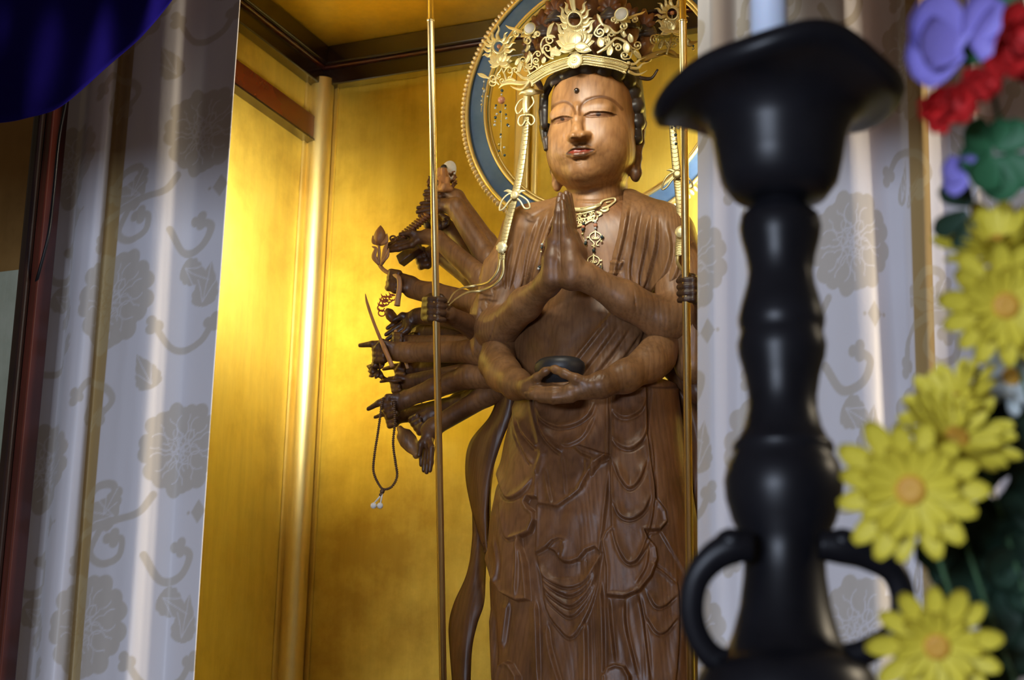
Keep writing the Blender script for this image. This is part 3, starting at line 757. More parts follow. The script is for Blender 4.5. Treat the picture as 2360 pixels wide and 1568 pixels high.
def skirt_relief(r):
    L_ = r.layer; f = r.fold; l = r.line
    # hanging side panels with folded hems
    L_([(1180, 900), (1232, 900), (1238, 960), (1256, 1050), (1244, 1100), (1243, 1150), (1222, 1148), (1216, 1160), (1222, 1172), (1236, 1184), (1238, 1200), (1226, 1228), (1202, 1240), (1203, 1260), (1215, 1300), (1222, 1384), (1196, 1386), (1160, 1368), (1140, 1330), (1128, 1280), (1120, 1300), (1100, 1290), (1110, 1150), (1150, 1000)], 9, 3)
    L_([(1408, 895), (1408, 1120), (1412, 1215), (1398, 1228), (1390, 1248), (1400, 1310), (1400, 1374), (1440, 1378), (1476, 1362), (1500, 1330), (1514, 1290), (1510, 1262), (1490, 1240), (1486, 1224), (1520, 1224), (1534, 1205), (1530, 1180), (1508, 1150), (1504, 1110), (1490, 1000), (1488, 895)], 10, 3)
    L_([(1490, 1238), (1520, 1225), (1580, 1330), (1640, 1380), (1640, 895), (1500, 895), (1492, 1000), (1510, 1110), (1512, 1150), (1534, 1180), (1536, 1208), (1524, 1224)], 3, 3)
    # middle apron, upper tier
    L_([(1236, 900), (1238, 960), (1256, 1050), (1244, 1092), (1244, 1164), (1290, 1169), (1318, 1150), (1342, 1130), (1358, 1100), (1368, 1080), (1406, 1054), (1406, 900)], 8, 3)
    # lip of the upper tier
    L_([(1328, 1036), (1340, 1031), (1360, 1040), (1406, 1054), (1384, 1072), (1366, 1098), (1368, 1062), (1344, 1052)], 6, 3)
    # middle apron, lower tier
    L_([(1240, 1165), (1236, 1278), (1262, 1262), (1276, 1248), (1290, 1243), (1300, 1246), (1298, 1262), (1290, 1288), (1300, 1296), (1316, 1298), (1336, 1290), (1352, 1270), (1372, 1262), (1384, 1274), (1392, 1220), (1410, 1060), (1366, 1080), (1342, 1130), (1290, 1168)], 5, 3)
    L_([(1266, 1264), (1278, 1250), (1292, 1244), (1301, 1248), (1296, 1266), (1288, 1286), (1280, 1272)], 4, 2)
    # hanging swags under it
    for k, (q, h) in enumerate(((18, 4), (44, 4), (78, 4.5), (112, 3.5), (178, 4))):
        f([(1236 + k * 2, 1282 + q * .10), (1254 + k, 1320 + q * .45), (1290, 1340 + q * .62), (1318, 1342 + q * .72), (1350, 1330 + q * .55), (1374, 1300 + q * .35), (1388, 1274 + q * .05)], 12, h, -1)
    # swags of the upper tier
    f([(1240, 938), (1256, 972), (1290, 990), (1330, 984), (1362, 962), (1376, 930)], 11, 4.5, -1)
    f([(1240, 950), (1256, 1004), (1280, 1036), (1300, 1050)], 12, 6, -1)
    f([(1376, 960), (1350, 1010), (1318, 1030), (1296, 1028)], 9, 3, 1)
    f([(1262, 1080), (1270, 1130), (1278, 1165)], 8, 3, 1); f([(1300, 1050), (1306, 1100), (1310, 1150)], 8, 2, 1)
    f([(1352, 1060), (1350, 1090), (1334, 1130)], 9, 3, -1)
    # right hand swags
    for q in (((1410, 946), (1430, 966), (1452, 968), (1478, 950), (1486, 920)), ((1410, 1010), (1430, 1034), (1456, 1040), (1480, 1020), (1490, 985)), ((1412, 1060), (1432, 1108), (1452, 1130), (1474, 1110), (1492, 1060)),
              ((1412, 1150), (1430, 1190), (1456, 1200), (1484, 1180), (1500, 1140)), ((1412, 1210), (1428, 1270), (1452, 1302), (1480, 1280), (1500, 1240))):
        f(list(q), 12, 4.5, -1)
    f([(1500, 1000), (1506, 1100), (1500, 1200), (1472, 1290), (1450, 1302)], 5, 3.5, 1)
    f([(1494, 1260), (1488, 1310), (1466, 1350)], 6, 3, 1)
    l([(1409, 900), (1409, 1000), (1410, 1100)], 2, -5)
    # left panel swags
    f([(1200, 960), (1212, 1000), (1234, 1030), (1246, 1040)], 10, 5, -1)
    f([(1154, 1040), (1160, 1100), (1176, 1150), (1210, 1140), (1240, 1100)], 10, 4.5, -1)
    f([(1160, 1160), (1166, 1210), (1178, 1244), (1204, 1236)], 8, 4, -1)
    f([(1190, 930), (1198, 1000), (1222, 1060), (1236, 1076)], 8, 4, -1)
    f([(1150, 1240), (1158, 1300), (1150, 1350)], 7, 3, 1); f([(1200, 1240), (1200, 1300), (1196, 1382)], 5, 4, 1)
    f([(1140, 1130), (1128, 1200), (1126, 1250)], 8, 4, 1)
    # long lower folds
    for p in ([(1236, 1384), (1240, 1450), (1244, 1600)], [(1262, 1440), (1270, 1500), (1300, 1600)], [(1175, 1384), (1168, 1440), (1160, 1500)], [(1350, 1430), (1352, 1500), (1352, 1600)], [(1386, 1340), (1392, 1440), (1392, 1600)],
              [(1404, 1378), (1410, 1450), (1418, 1530)], [(1440, 1380), (1444, 1450), (1470, 1560)], [(1470, 1368), (1484, 1440), (1500, 1580)], [(1136, 1400), (1140, 1500), (1138, 1600)], [(1560, 1330), (1564, 1440), (1556, 1600)]):
        f(p, 14, 5, 1, 16)
    f([(1490, 1362), (1510, 1398), (1534, 1396), (1560, 1370)], 12, 4, -1); f([(1486, 1416), (1512, 1458), (1536, 1456), (1562, 1420)], 12, 4, -1)
    f([(1500, 1300), (1530, 1320), (1560, 1350)], 6, 4, 1)
    # drawn-up hem loops at the foot of the picture
    L_([(1150, 1640), (1152, 1560), (1160, 1534), (1172, 1526), (1184, 1532), (1200, 1560), (1206, 1640)], 10, 3)
    L_([(1388, 1640), (1390, 1560), (1400, 1540), (1420, 1532), (1440, 1538), (1452, 1560), (1462, 1640)], 10, 3)
    l([(1300, 1180), (1340, 1190), (1370, 1170)], 20, 2); l([(1298, 1330), (1300, 1370)], 18, 3)
    # small worn splits of the timber
    l([(1337, 1290), (1337, 1330)], 1.4, -4); l([(1351, 1290), (1352, 1308)], 1.2, -3)
def skirt_relief2(r):
    skirt_relief(r); r.h *= 1.45
Vs = project_relief(Vs, Fs, skirt_relief2)
# hand tool ripple
Vs += vnormals(Vs, Fs) * (.0006 * np.sin(proj(Vs)[0] * .13 + 2 * np.sin(proj(Vs)[1] * .021)))[:, None]
link_mesh('skirt', Vs, Fs, WOOD, parent=ST, tint=(.68, .57, .52))
# ---------------------------------------------------------------- long scarves falling at each side
def ribbon(pts, th=.010, n=90, m=9, curl=.35):
    """pts: (left x, right x, y, t, tilt) ; a curved band of cloth with thickness"""
    P = crs(np.array(pts, float), n); V = []
    for xl, xr, yy, t, k in P:
        for j in range(m):
            s = j / (m - 1); V.append(M(xl + (xr - xl) * s, yy, t + k * (s - .5) + curl * .06 * (1 - (2 * s - 1) ** 2)))
    A = np.array(V); i = np.arange(n - 1)[:, None] * m; j = np.arange(m - 1)[None, :]
    Fq = np.stack([i + j, i + m + j, i + m + j + 1, i + j + 1], -1).reshape(-1, 4)
    nn = vnormals(A, Fq); nn *= np.sign(nn @ N)[:, None] * -1
    B = A + nn * th; k = len(A)
    rim = [j for j in range(m)] + [i * m + m - 1 for i in range(1, n)] + [(n - 1) * m + j for j in range(m - 2, -1, -1)] + [i * m for i in range(n - 2, 0, -1)]
    side = np.array([(rim[q], rim[(q + 1) % len(rim)], k + rim[(q + 1) % len(rim)], k + rim[q]) for q in range(len(rim))])
    return np.vstack([A, B]), np.vstack([Fq, Fq[:, ::-1] + k, side])
V1, F1 = ribbon([(1150, 1192, 905, -.05, .02), (1128, 1180, 960, -.055, .03), (1082, 1156, 1020, -.06, .04), (1072, 1134, 1090, -.06, .05), (1085, 1124, 1170, -.06, .05), (1104, 1124, 1240, -.06, .04), (1118, 1126, 1275, -.06, .02)])
V2, F2 = ribbon([(1140, 1160, 905, -.10, .0), (1136, 1150, 960, -.10, .0), (1092, 1124, 1120, -.10, -.02), (1088, 1124, 1240, -.10, -.03), (1076, 1120, 1320, -.09, -.02), (1046, 1116, 1390, -.085, .02), (1034, 1100, 1440, -.085, .03), (1036, 1088, 1500, -.085, .03), (1044, 1084, 1600, -.085, .02)])
sc = np.concatenate([F1, F2 + len(V1)])
link_mesh('scarf', np.vstack([V1, V2]), sc, WOOD, parent=ST, tint=(.42, .34, .31)).name = 'scarf'
V1, F1 = ribbon([(1530, 1560, 880, -.06, .0), (1560, 1612, 940, -.07, .0), (1588, 1640, 1040, -.08, -.02), (1580, 1630, 1140, -.08, -.03), (1572, 1616, 1210, -.08, -.03), (1590, 1640, 1300, -.08, .02), (1606, 1650, 1400, -.08, .02)])
link_mesh('scarf', V1, F1, WOOD, parent=ST, tint=(.42, .34, .31))
# ---------------------------------------------------------------- the fan of side arms
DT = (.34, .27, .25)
def unit(a): a = math.radians(a); return math.cos(a), -math.sin(a)     # picture angle, 90 = up
def openhand(s, x, y, t, ang, ln=70, w=30, curl=.02, spread=3, tint=DT, thumb=1):
    ux, uy = unit(ang); px, py = -uy, ux
    ch(s, [(x, y, t, w * .46), (x + ux * ln * .3, y + uy * ln * .3, t + .004, w * .52)], .012, tint)
    for i in range(4):
        o = (i - 1.5); b = .42 * ln; fl = ln * (.95, 1.0, .96, .84)[i]
        ax = x + ux * b + px * o * w * .24; ay = y + uy * b + py * o * w * .24
        bx = x + ux * fl * .78 + px * o * (w * .24 + spread * .6); by = y + uy * fl * .78 + py * o * (w * .24 + spread * .6)
        ex = x + ux * fl + px * o * (w * .22 + spread); ey = y + uy * fl + py * o * (w * .22 + spread)
        tt = t + .012 * (1.5 - i)
        ch(s, [(x + ux * ln * .2, y + uy * ln * .2, tt * .3 + t * .7, w * .3), (ax, ay, tt, 8.2), (bx, by, tt + curl * .5, 7.4), (ex, ey, tt + curl, 5.2)], .004, tint)
    if thumb: ch(s, [(x + ux * 6, y + uy * 6, t, 11), (x + ux * ln * .35 + px * thumb * w * .62, y + uy * ln * .35 + py * thumb * w * .62, t + .015, 8), (x + ux * ln * .62 + px * thumb * w * .7, y + uy * ln * .62 + py * thumb * w * .7, t + .02, 6)], .006, tint)
def fist(s, x, y, t, ang, size=1.0, point=False, tint=DT, up=1):
    """closed hand seen from the side, knuckles along ang, fingers curling back over the palm"""
    ux, uy = unit(ang); px, py = -uy * up, ux * up; k = size
    ch(s, [(x - ux * 22 * k, y - uy * 22 * k, t, 20 * k), (x + ux * 2 * k, y + uy * 2 * k, t, 23 * k)], .012, tint)
    for i in range(4):
        o = (i - 1.5) * 12.5 * k
        if point and i == 0:
            ch(s, [(x + ux * 8 * k + px * o, y + uy * 8 * k + py * o, t, 10 * k), (x + ux * 34 * k + px * o, y + uy * 34 * k + py * o, t + .004, 8 * k), (x + ux * 62 * k + px * (o + 2), y + uy * 62 * k + py * (o + 2), t + .004, 5.5 * k)], .004, tint); continue
        ch(s, [(x + ux * 8 * k + px * o, y + uy * 8 * k + py * o, t - .004, 9.5 * k), (x + ux * 27 * k + px * o, y + uy * 27 * k + py * o, t + .004, 8.5 * k), (x + ux * 25 * k + px * o, y + uy * 25 * k + py * o, t + .026 * k, 8 * k), (x + ux * 8 * k + px * o, y + uy * 8 * k + py * o, t + .030 * k, 6.5 * k)], .003, tint)
    ch(s, [(x - ux * 10 * k - px * 14 * k, y - uy * 10 * k - py * 14 * k, t + .015, 10 * k), (x + ux * 10 * k - px * 22 * k, y + uy * 10 * k - py * 22 * k, t + .024, 8 * k), (x + ux * 22 * k - px * 12 * k, y + uy * 22 * k - py * 12 * k, t + .030, 6.5 * k)], .006, tint)
def arm(pts, hand, tint=(.78, .70, .62), h=.0030, fn=None):
    s = SDF(.012); ch(s, pts, .01, tint); hand(s)
    V, Fq = s.mesh(h); V = relax(V, Fq, 1, .35)
    return link_mesh('side_arm', V, Fq, WOOD, parent=ST, tint=s.tint(V, tint))
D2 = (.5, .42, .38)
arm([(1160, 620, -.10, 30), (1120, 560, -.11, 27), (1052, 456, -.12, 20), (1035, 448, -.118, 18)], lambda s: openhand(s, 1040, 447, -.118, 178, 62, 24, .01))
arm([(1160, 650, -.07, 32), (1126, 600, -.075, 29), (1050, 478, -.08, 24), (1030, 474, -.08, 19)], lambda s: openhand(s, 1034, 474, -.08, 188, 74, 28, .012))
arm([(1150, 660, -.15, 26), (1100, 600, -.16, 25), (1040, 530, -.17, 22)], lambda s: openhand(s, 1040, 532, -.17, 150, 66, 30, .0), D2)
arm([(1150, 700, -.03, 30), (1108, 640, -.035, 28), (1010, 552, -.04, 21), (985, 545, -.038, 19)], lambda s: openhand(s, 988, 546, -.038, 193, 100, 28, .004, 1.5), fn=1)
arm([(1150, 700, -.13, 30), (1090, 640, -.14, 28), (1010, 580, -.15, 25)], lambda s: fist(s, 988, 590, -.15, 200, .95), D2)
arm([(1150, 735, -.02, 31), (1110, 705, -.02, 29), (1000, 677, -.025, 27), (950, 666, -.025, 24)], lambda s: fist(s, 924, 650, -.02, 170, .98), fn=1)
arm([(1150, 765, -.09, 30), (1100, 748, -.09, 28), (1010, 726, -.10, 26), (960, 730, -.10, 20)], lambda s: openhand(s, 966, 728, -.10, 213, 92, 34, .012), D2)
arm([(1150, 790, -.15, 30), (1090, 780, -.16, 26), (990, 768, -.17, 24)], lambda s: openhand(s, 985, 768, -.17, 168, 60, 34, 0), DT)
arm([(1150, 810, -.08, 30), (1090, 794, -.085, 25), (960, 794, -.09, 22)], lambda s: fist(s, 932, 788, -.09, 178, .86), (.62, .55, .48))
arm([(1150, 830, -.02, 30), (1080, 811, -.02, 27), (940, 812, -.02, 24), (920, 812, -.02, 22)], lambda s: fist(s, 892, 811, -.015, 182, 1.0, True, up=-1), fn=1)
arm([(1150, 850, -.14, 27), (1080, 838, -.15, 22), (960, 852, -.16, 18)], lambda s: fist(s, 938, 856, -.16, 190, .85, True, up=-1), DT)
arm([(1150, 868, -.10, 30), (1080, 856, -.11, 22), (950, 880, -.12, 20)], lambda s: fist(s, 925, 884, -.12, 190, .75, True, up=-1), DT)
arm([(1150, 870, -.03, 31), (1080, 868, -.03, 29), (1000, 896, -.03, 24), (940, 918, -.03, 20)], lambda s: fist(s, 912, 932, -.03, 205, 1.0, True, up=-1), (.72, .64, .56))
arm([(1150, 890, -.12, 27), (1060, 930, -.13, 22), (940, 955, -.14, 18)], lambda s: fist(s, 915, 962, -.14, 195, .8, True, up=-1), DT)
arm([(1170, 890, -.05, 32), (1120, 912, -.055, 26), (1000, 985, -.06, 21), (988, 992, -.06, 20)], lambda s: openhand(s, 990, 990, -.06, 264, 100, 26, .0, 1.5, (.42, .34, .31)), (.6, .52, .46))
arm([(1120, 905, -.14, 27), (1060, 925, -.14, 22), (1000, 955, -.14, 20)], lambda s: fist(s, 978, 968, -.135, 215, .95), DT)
# the two forward hands that grip the rods
def grip(x, y, t, sgn, body_pts):
    s = SDF(.012); GT = (.22, .18, .18)
    ch(s, body_pts, .01, (.6, .52, .46))
    ch(s, [(x - sgn * 14, y - 16, t - .012, 15), (x - sgn * 16, y + 16, t - .012, 16)], .01, GT)
    for i, r in enumerate((7.6, 8.2, 8.0, 7.2)):
        yy = y - 23 + i * 15.2
        ch(s, [(x - sgn * 20, yy, t - .004, r + 1), (x - sgn * 10, yy, t + .014, r + .5), (x + sgn * 8, yy + 1, t + .015, r), (x + sgn * 22, yy + 2, t + .002, r - .8)], .0028, GT)
    ch(s, [(x - sgn * 8, y - 28, t - .008, 10), (x + sgn * 14, y - 27, t - .012, 8), (x + sgn * 24, y - 20, t - .012, 6.5)], .006, GT)
    V, Fq = s.mesh(.0026); V = relax(V, Fq, 1, .35)
    link_mesh('side_arm', V, Fq, WOOD, parent=ST, tint=s.tint(V, (.6, .52, .46), .006))
grip(1001, 713, .16, 1, [(1150, 790, -.02, 30), (1100, 760, .0, 28), (1030, 724, .12, 20), (1006, 716, .146, 17)])
grip(1588, 668, .16, -1, [(1620, 760, -.02, 34), (1630, 720, .06, 28), (1620, 690, .12, 22), (1606, 676, .146, 17)])
arm([(1560, 800, -.08, 40), (1600, 830, -.08, 38), (1700, 850, -.10, 30)], lambda s: fist(s, 1735, 855, -.1, 0), D2)
arm([(1560, 840, -.06, 40), (1610, 900, -.06, 32), (1700, 960, -.08, 26)], lambda s: fist(s, 1730, 975, -.08, -20), D2)
# ---------------------------------------------------------------- things in the hands
def px_tube(pts, r, n=30, seg=10, flat=1.0, **k):
    P = crs(np.array([Q(p) for p in pts]), n); R = crs(np.array(r, float)[:, None], n)[:, 0] / 1000 if np.ndim(r) else r / 1000
    return tube(P, R, seg, flat, **k)
def single(name, parts, m_, label, cat, group=None, smooth=True):
    V, Fc = join(parts) if isinstance(parts, list) else parts
    return recentre(tag(link_mesh(name, V, Fc, m_, smooth), label, cat, group))
def rod(xa, ya, xb, yb, t, r, label):
    A = M(xa, ya, t); B = M(xb, yb, t); ax = (B - A) / np.linalg.norm(B - A); ln = np.linalg.norm(B - A)
    o = thing('gilt_staff', B, label, 'staff', 'rods held by the statue')
    prof = [(r * .9, 0), (r * .9, ln * .085), (r * .93, ln * .0852), (r * 1.04, ln * .086), (r * 1.04, ln * .0875), (r, ln * .088), (r, ln)]
    V, Fc = lathe(prof, A, 20, ax, U); link_mesh('rod', V, Fc, ROD, parent=o)
    V, Fc = lathe([(r * 1.12, 0), (r * 1.16, .003), (r * 1.12, .006)], A + ax * ln * .086, 20, ax, U); link_mesh('collar', V, Fc, ROD, parent=o)
rod(990, -90, 1023, 1660, .172, .0084, 'thin gilt staff gripped by the dark fist left of the praying hands')
rod(1572, -90, 1593, 1660, .172, .0088, 'thin gilt staff at the curtain edge, right of the praying hands')
# rosary
PT = [(908, 925), (909, 950), (910, 977), (906, 1022), (911, 1063), (915, 1098), (903, 1122), (884, 1128), (872, 1115), (861, 1087), (863, 1049), (872, 991), (880, 932), (884, 918)]
o = thing('rosary', M(884, 1170, .0), 'loop of brown prayer beads with white tassel balls hanging from the pointing hand', 'prayer beads')
P = crs(np.array([M(a, b, .008) for a, b in PT]), 400); sl = np.r_[0, np.cumsum(np.linalg.norm(np.diff(P, axis=0), axis=1))]
nb = 98; q = np.linspace(0, sl[-1], nb); C_ = np.stack([np.interp(q, sl, P[:, i]) for i in range(3)], 1)
V, Fc = ball((0, 0, 0), .0036, 8, 5, (1, 1, .72)); bm0 = None
for i, c in enumerate(C_):
    if bm0 is None:
        bm0 = link_mesh('bead', V, Fc, SEEDBEAD); ob = bm0
    else:
        ob = bm0.copy(); COL.objects.link(ob)
    ob.parent = o; ob.location = (c - np.array(o.location)).tolist()
    tg = P[min(len(P) - 1, int(i / nb * 400) + 1)] - P[int(i / nb * 400)]; ob.rotation_euler = Vector(tg.tolist()).to_track_quat('Z', 'Y').to_euler()
V, Fc = join([ball(M(881, 1133, .01), .006), ball(M(878, 1141, .01), .005)]); link_mesh('knot', V, Fc, SEEDBEAD, parent=o)
for x1, x2 in ((879, 861), (881, 876)):
    pts = [(x1, 1139, .01), ((x1 * 2 + x2) / 3, 1148, .012), (x2 + 1, 1160, .01)]
    V, Fc = px_tube(pts, [1.8, 2.2, 1.8], 14, 6); link_mesh('cord', V, Fc, WHITECORD, parent=o)
    V, Fc = ball(M(x2, 1166, .01), .0075, 18, 12); link_mesh('tassel_ball', V, Fc, WHITECORD, parent=o)
# lotus bud on its stem
o = thing('lotus_bud', M(915, 700, .02), 'closed wooden lotus bud on a curved stem held by the upper left fist', 'carved flower')
V, Fc = px_tube([(873, 560, .0), (874, 585, .0), (873, 606, .0), (884, 622, .0), (905, 634, .005), (918, 640, .018), (921, 660, .022), (917, 690, .02), (915, 705, .02)], [3, 4, 5, 5, 5.5, 6, 6.5, 7, 7.5], 50); link_mesh('stem', V, Fc, LIGHTWOOD, parent=o, tint=(.62, .55, .5))
V, Fc = lathe([(.001, -.026), (.010, -.024), (.0155, -.012), (.016, -.002), (.012, .010), (.006, .020), (.001, .026)], M(876, 543, 0), 20); link_mesh('bud', V, Fc, LIGHTWOOD, parent=o, tint=(.55, .42, .33))
for pts, r in (([(872, 562, .004), (862, 556, .006), (859, 543, .006)], [4, 7, 1]), ([(878, 562, .004), (889, 556, .006), (892, 538, .006)], [4, 7, 1]), ([(874, 610, .004), (862, 592, .006), (866, 574, .006), (857, 568, .006)], [4, 7, 5, 1]), ([(878, 612, .004), (886, 592, .006), (888, 572, .006), (895, 558, .006)], [4, 9, 6, 1]), ([(880, 606, .008), (892, 590, .01), (896, 572, .01)], [3, 6, 1])):
    V, Fc = px_tube(pts, r, 16, 10, .5); link_mesh('leaf', V, Fc, LIGHTWOOD, parent=o, tint=(.6, .5, .42))
# sword
o = thing('sword', M(905, 845, .02), 'slender curved wooden sword crossing the pointing fist', 'sword')
V, Fc = px_tube([(842, 677, .018), (846, 698, .018), (860, 740, .02), (878, 785, .022)], [.8, 3.6, 4.0, 4.4], 30, 8, .4); link_mesh('blade', V, Fc, LIGHTWOOD, parent=o, tint=(.62, .52, .44))
V, Fc = px_tube([(878, 783, .022), (888, 808, .026), (905, 846, .024)], [5, 6, 5.5], 16, 12); link_mesh('hilt', V, Fc, LIGHTWOOD, parent=o, tint=(.75, .62, .5))
single('baton', px_tube([(912, 762, -.08), (922, 795, -.07), (940, 850, -.08)], [4, 4, 4], 12), LIGHTWOOD, 'short wooden baton behind the sword fist', 'baton')
# small carved lotus flower on a bent stem
o = thing('lotus_flower', M(905, 882, -.06), 'small dark open lotus flower on a bent stem below the sword hilt', 'carved flower')
V, Fc = px_tube([(878, 862, -.06), (886, 872, -.06), (905, 878, -.06), (925, 876, -.07)], [4, 4, 4.5, 4.5], 20); link_mesh('stem', V, Fc, WOOD, parent=o, tint=(.5, .4, .35))
for i, a in enumerate((100, 130, 160, 190, 220, 250, 285, 60)):
    ux, uy = unit(a); ln = 24 if i % 2 else 28
    V, Fc = px_tube([(872 + ux * 3, 852 + uy * 3, -.05), (872 + ux * ln * .6, 852 + uy * ln * .55, -.042 + .006 * (i % 2)), (872 + ux * ln, 852 + uy * ln * .85, -.052)], [5, 9, 2], 12, 10, .45); link_mesh('petal', V, Fc, WOOD, parent=o, tint=(.5, .4, .36))
# red flame wheel
o = thing('flame_jewel', M(895, 745, -.05), 'small carved jewel edged with red flames between the left hands', 'carved ornament')
V, Fc = lathe([(.002, -.026), (.013, -.022), (.020, -.006), (.017, .010), (.008, .018), (.002, .02)], M(900, 726, -.085), 20, Z * .8 - U * .5, N, 1, .7); link_mesh('jewel', V, Fc, WOOD, parent=o, tint=(.7, .55, .45))
ps = []
for i, (a, b) in enumerate(((897, 690), (889, 697), (882, 700), (878, 710), (880, 722), (886, 690), (904, 686))):
    ps.append(px_tube([(a + 8 * math.cos(q), b + 7 * math.sin(q), -.052) for q in np.linspace(0, 5.6, 8)], 1.7, 20, 6)); ps.append(px_tube([(a + 3, b - 4, -.052), (a - 5, b - 7, -.05), (a - 8, b - 13, -.05)], [2, 1.8, .5], 8, 6))
V, Fc = join(ps); link_mesh('flame_border', V, Fc, REDPAINT, parent=o)
# gourd flask
single('flask', lathe([(.008, -.05), (.012, -.048), (.013, -.042), (.011, -.04), (.019, -.02), (.023, .0), (.020, .022), (.010, .034), (.007, .045)], M(941, 1017, -.10), 24, (Z * .78 - U * .55 + N * .1) / 1.0, N), WOOD, 'small wooden flask hanging mouth down beside the rosary', 'flask')
single('hook', px_tube([(970, 925, -.15), (976, 936, -.15), (986, 932, -.15), (990, 926, -.15)], [1, 4, 4, .8], 16, 8, .6), WOODD, 'tiny dark crescent hook between the lower left arms', 'carved ornament')
# scripture box
V, Fc = boxmesh(M(919, 608, -.09), U * .055 + Z * .035, Z * .022 - U * .010, -N * .03); bevel(single('scripture_box', (V, Fc), WOODD, 'small dark box held behind the lotus bud', 'box', smooth=False), .002)
# rope noose
o = thing('rope_noose', M(960, 560, -.02), 'carved wooden rope with a ring held beneath the upper left hands', 'rope')
for k in range(11):
    a, b = 985 - k * 5.6, 497 + k * 4.6
    V, Fc = px_tube([(a - 7, b - 5, -.03), (a, b + 1, -.02), (a + 7, b + 6, -.03)], [3, 5, 3], 8, 8); link_mesh('strand', V, Fc, WOOD, parent=o, tint=(.72, .5, .4))
V, Fc = px_tube([(906 + 7 * math.cos(q), 550 + 6 * math.sin(q), -.02) for q in np.linspace(0, 6.1, 10)], 2.2, 24, 8); link_mesh('ring', V, Fc, WOOD, parent=o, tint=(.55, .42, .35))
# petalled vessel in the back hand
single('lotus_stand', [px_tube([(1000, 530, -.14), (985 + i * 14, 520 - (i % 2) * 6, -.13), (978 + i * 15, 505, -.13)], [8, 10, 3], 10, 8, .6) for i in range(4)], WOOD, 'dark petalled stand behind the left gilt staff', 'carved ornament').data.materials[0] = WOODD
# small seated buddha with its halo
o = thing('small_buddha', M(1020, 440, -.10), 'tiny seated wooden buddha with pale halo on the topmost left hand', 'figurine')
V, Fc = lathe([(.001, -.030), (.020, -.026), (.0245, -.008), (.023, .012), (.015, .026), (.001, .033)], M(1015, 412, -.125), 24, Z, U, 1, .28); link_mesh('halo', V, Fc, LIGHTWOOD, parent=o, tint=(.95, .85, .75))
V, Fc = lathe([(.0005, -.002), (.021, -.002), (.022, .0), (.021, .002), (.0005, .002)], M(1034, 394, -.14), 28, (N + Z * .1), U, 1, 1.3); link_mesh('white_disc', V, Fc, STONEW, parent=o)
s = SDF(.006); LT2 = (1, .9, .8)
ch(s, [(1024, 424, -.105, 12), (1024, 408, -.105, 10)]); ch(s, [(1008, 436, -.10, 8), (1024, 434, -.09, 9), (1038, 436, -.10, 8)]); ch(s, [(1023, 392, -.105, 8.5), (1023, 398, -.105, 8)]); ch(s, [(1014, 412, -.10, 5), (1016, 426, -.092, 4), (1024, 428, -.086, 4)]); ch(s, [(1034, 412, -.10, 5), (1032, 426, -.092, 4), (1024, 428, -.086, 4)])
V, Fq = s.mesh(.0018); link_mesh('figure', V, Fq, LIGHTWOOD, parent=o, tint=(.8, .65, .5))
V, Fc = ball(M(1023, 387, -.106), .0088, 14, 8); link_mesh('hair', V, Fc, HAIRM, parent=o)
for grp in ([(985 + k * 3, 428 - (k % 5) * 5) for k in range(7)], [(1040 + (k % 5) * 3, 436 - k * 3) for k in range(12)]):
    V, Fc = join([px_tube([(a, b, -.11), (a + 5 * math.cos(i), b - 6, -.1), (a + 7 * math.cos(i + 1), b - 2 + 6 * math.sin(i), -.1)], [3, 2.6, 1.5], 8, 6) for i, (a, b) in enumerate(grp)]); link_mesh('cloud_stand', V, Fc, WOOD, parent=o, tint=(.7, .5, .4))
# alms bowl in the lap hands
o = single('alms_bowl', lathe([(.004, -.038), (.026, -.036), (.046, -.024), (.056, -.006), (.058, .004), (.056, .013), (.047, .021), (.025, .024), (.004, .0245)], M(1290, 852, .150), 40, Z, U, 1, .85), BOWLM, 'rounded black bowl resting behind the joined thumbs', 'bowl')
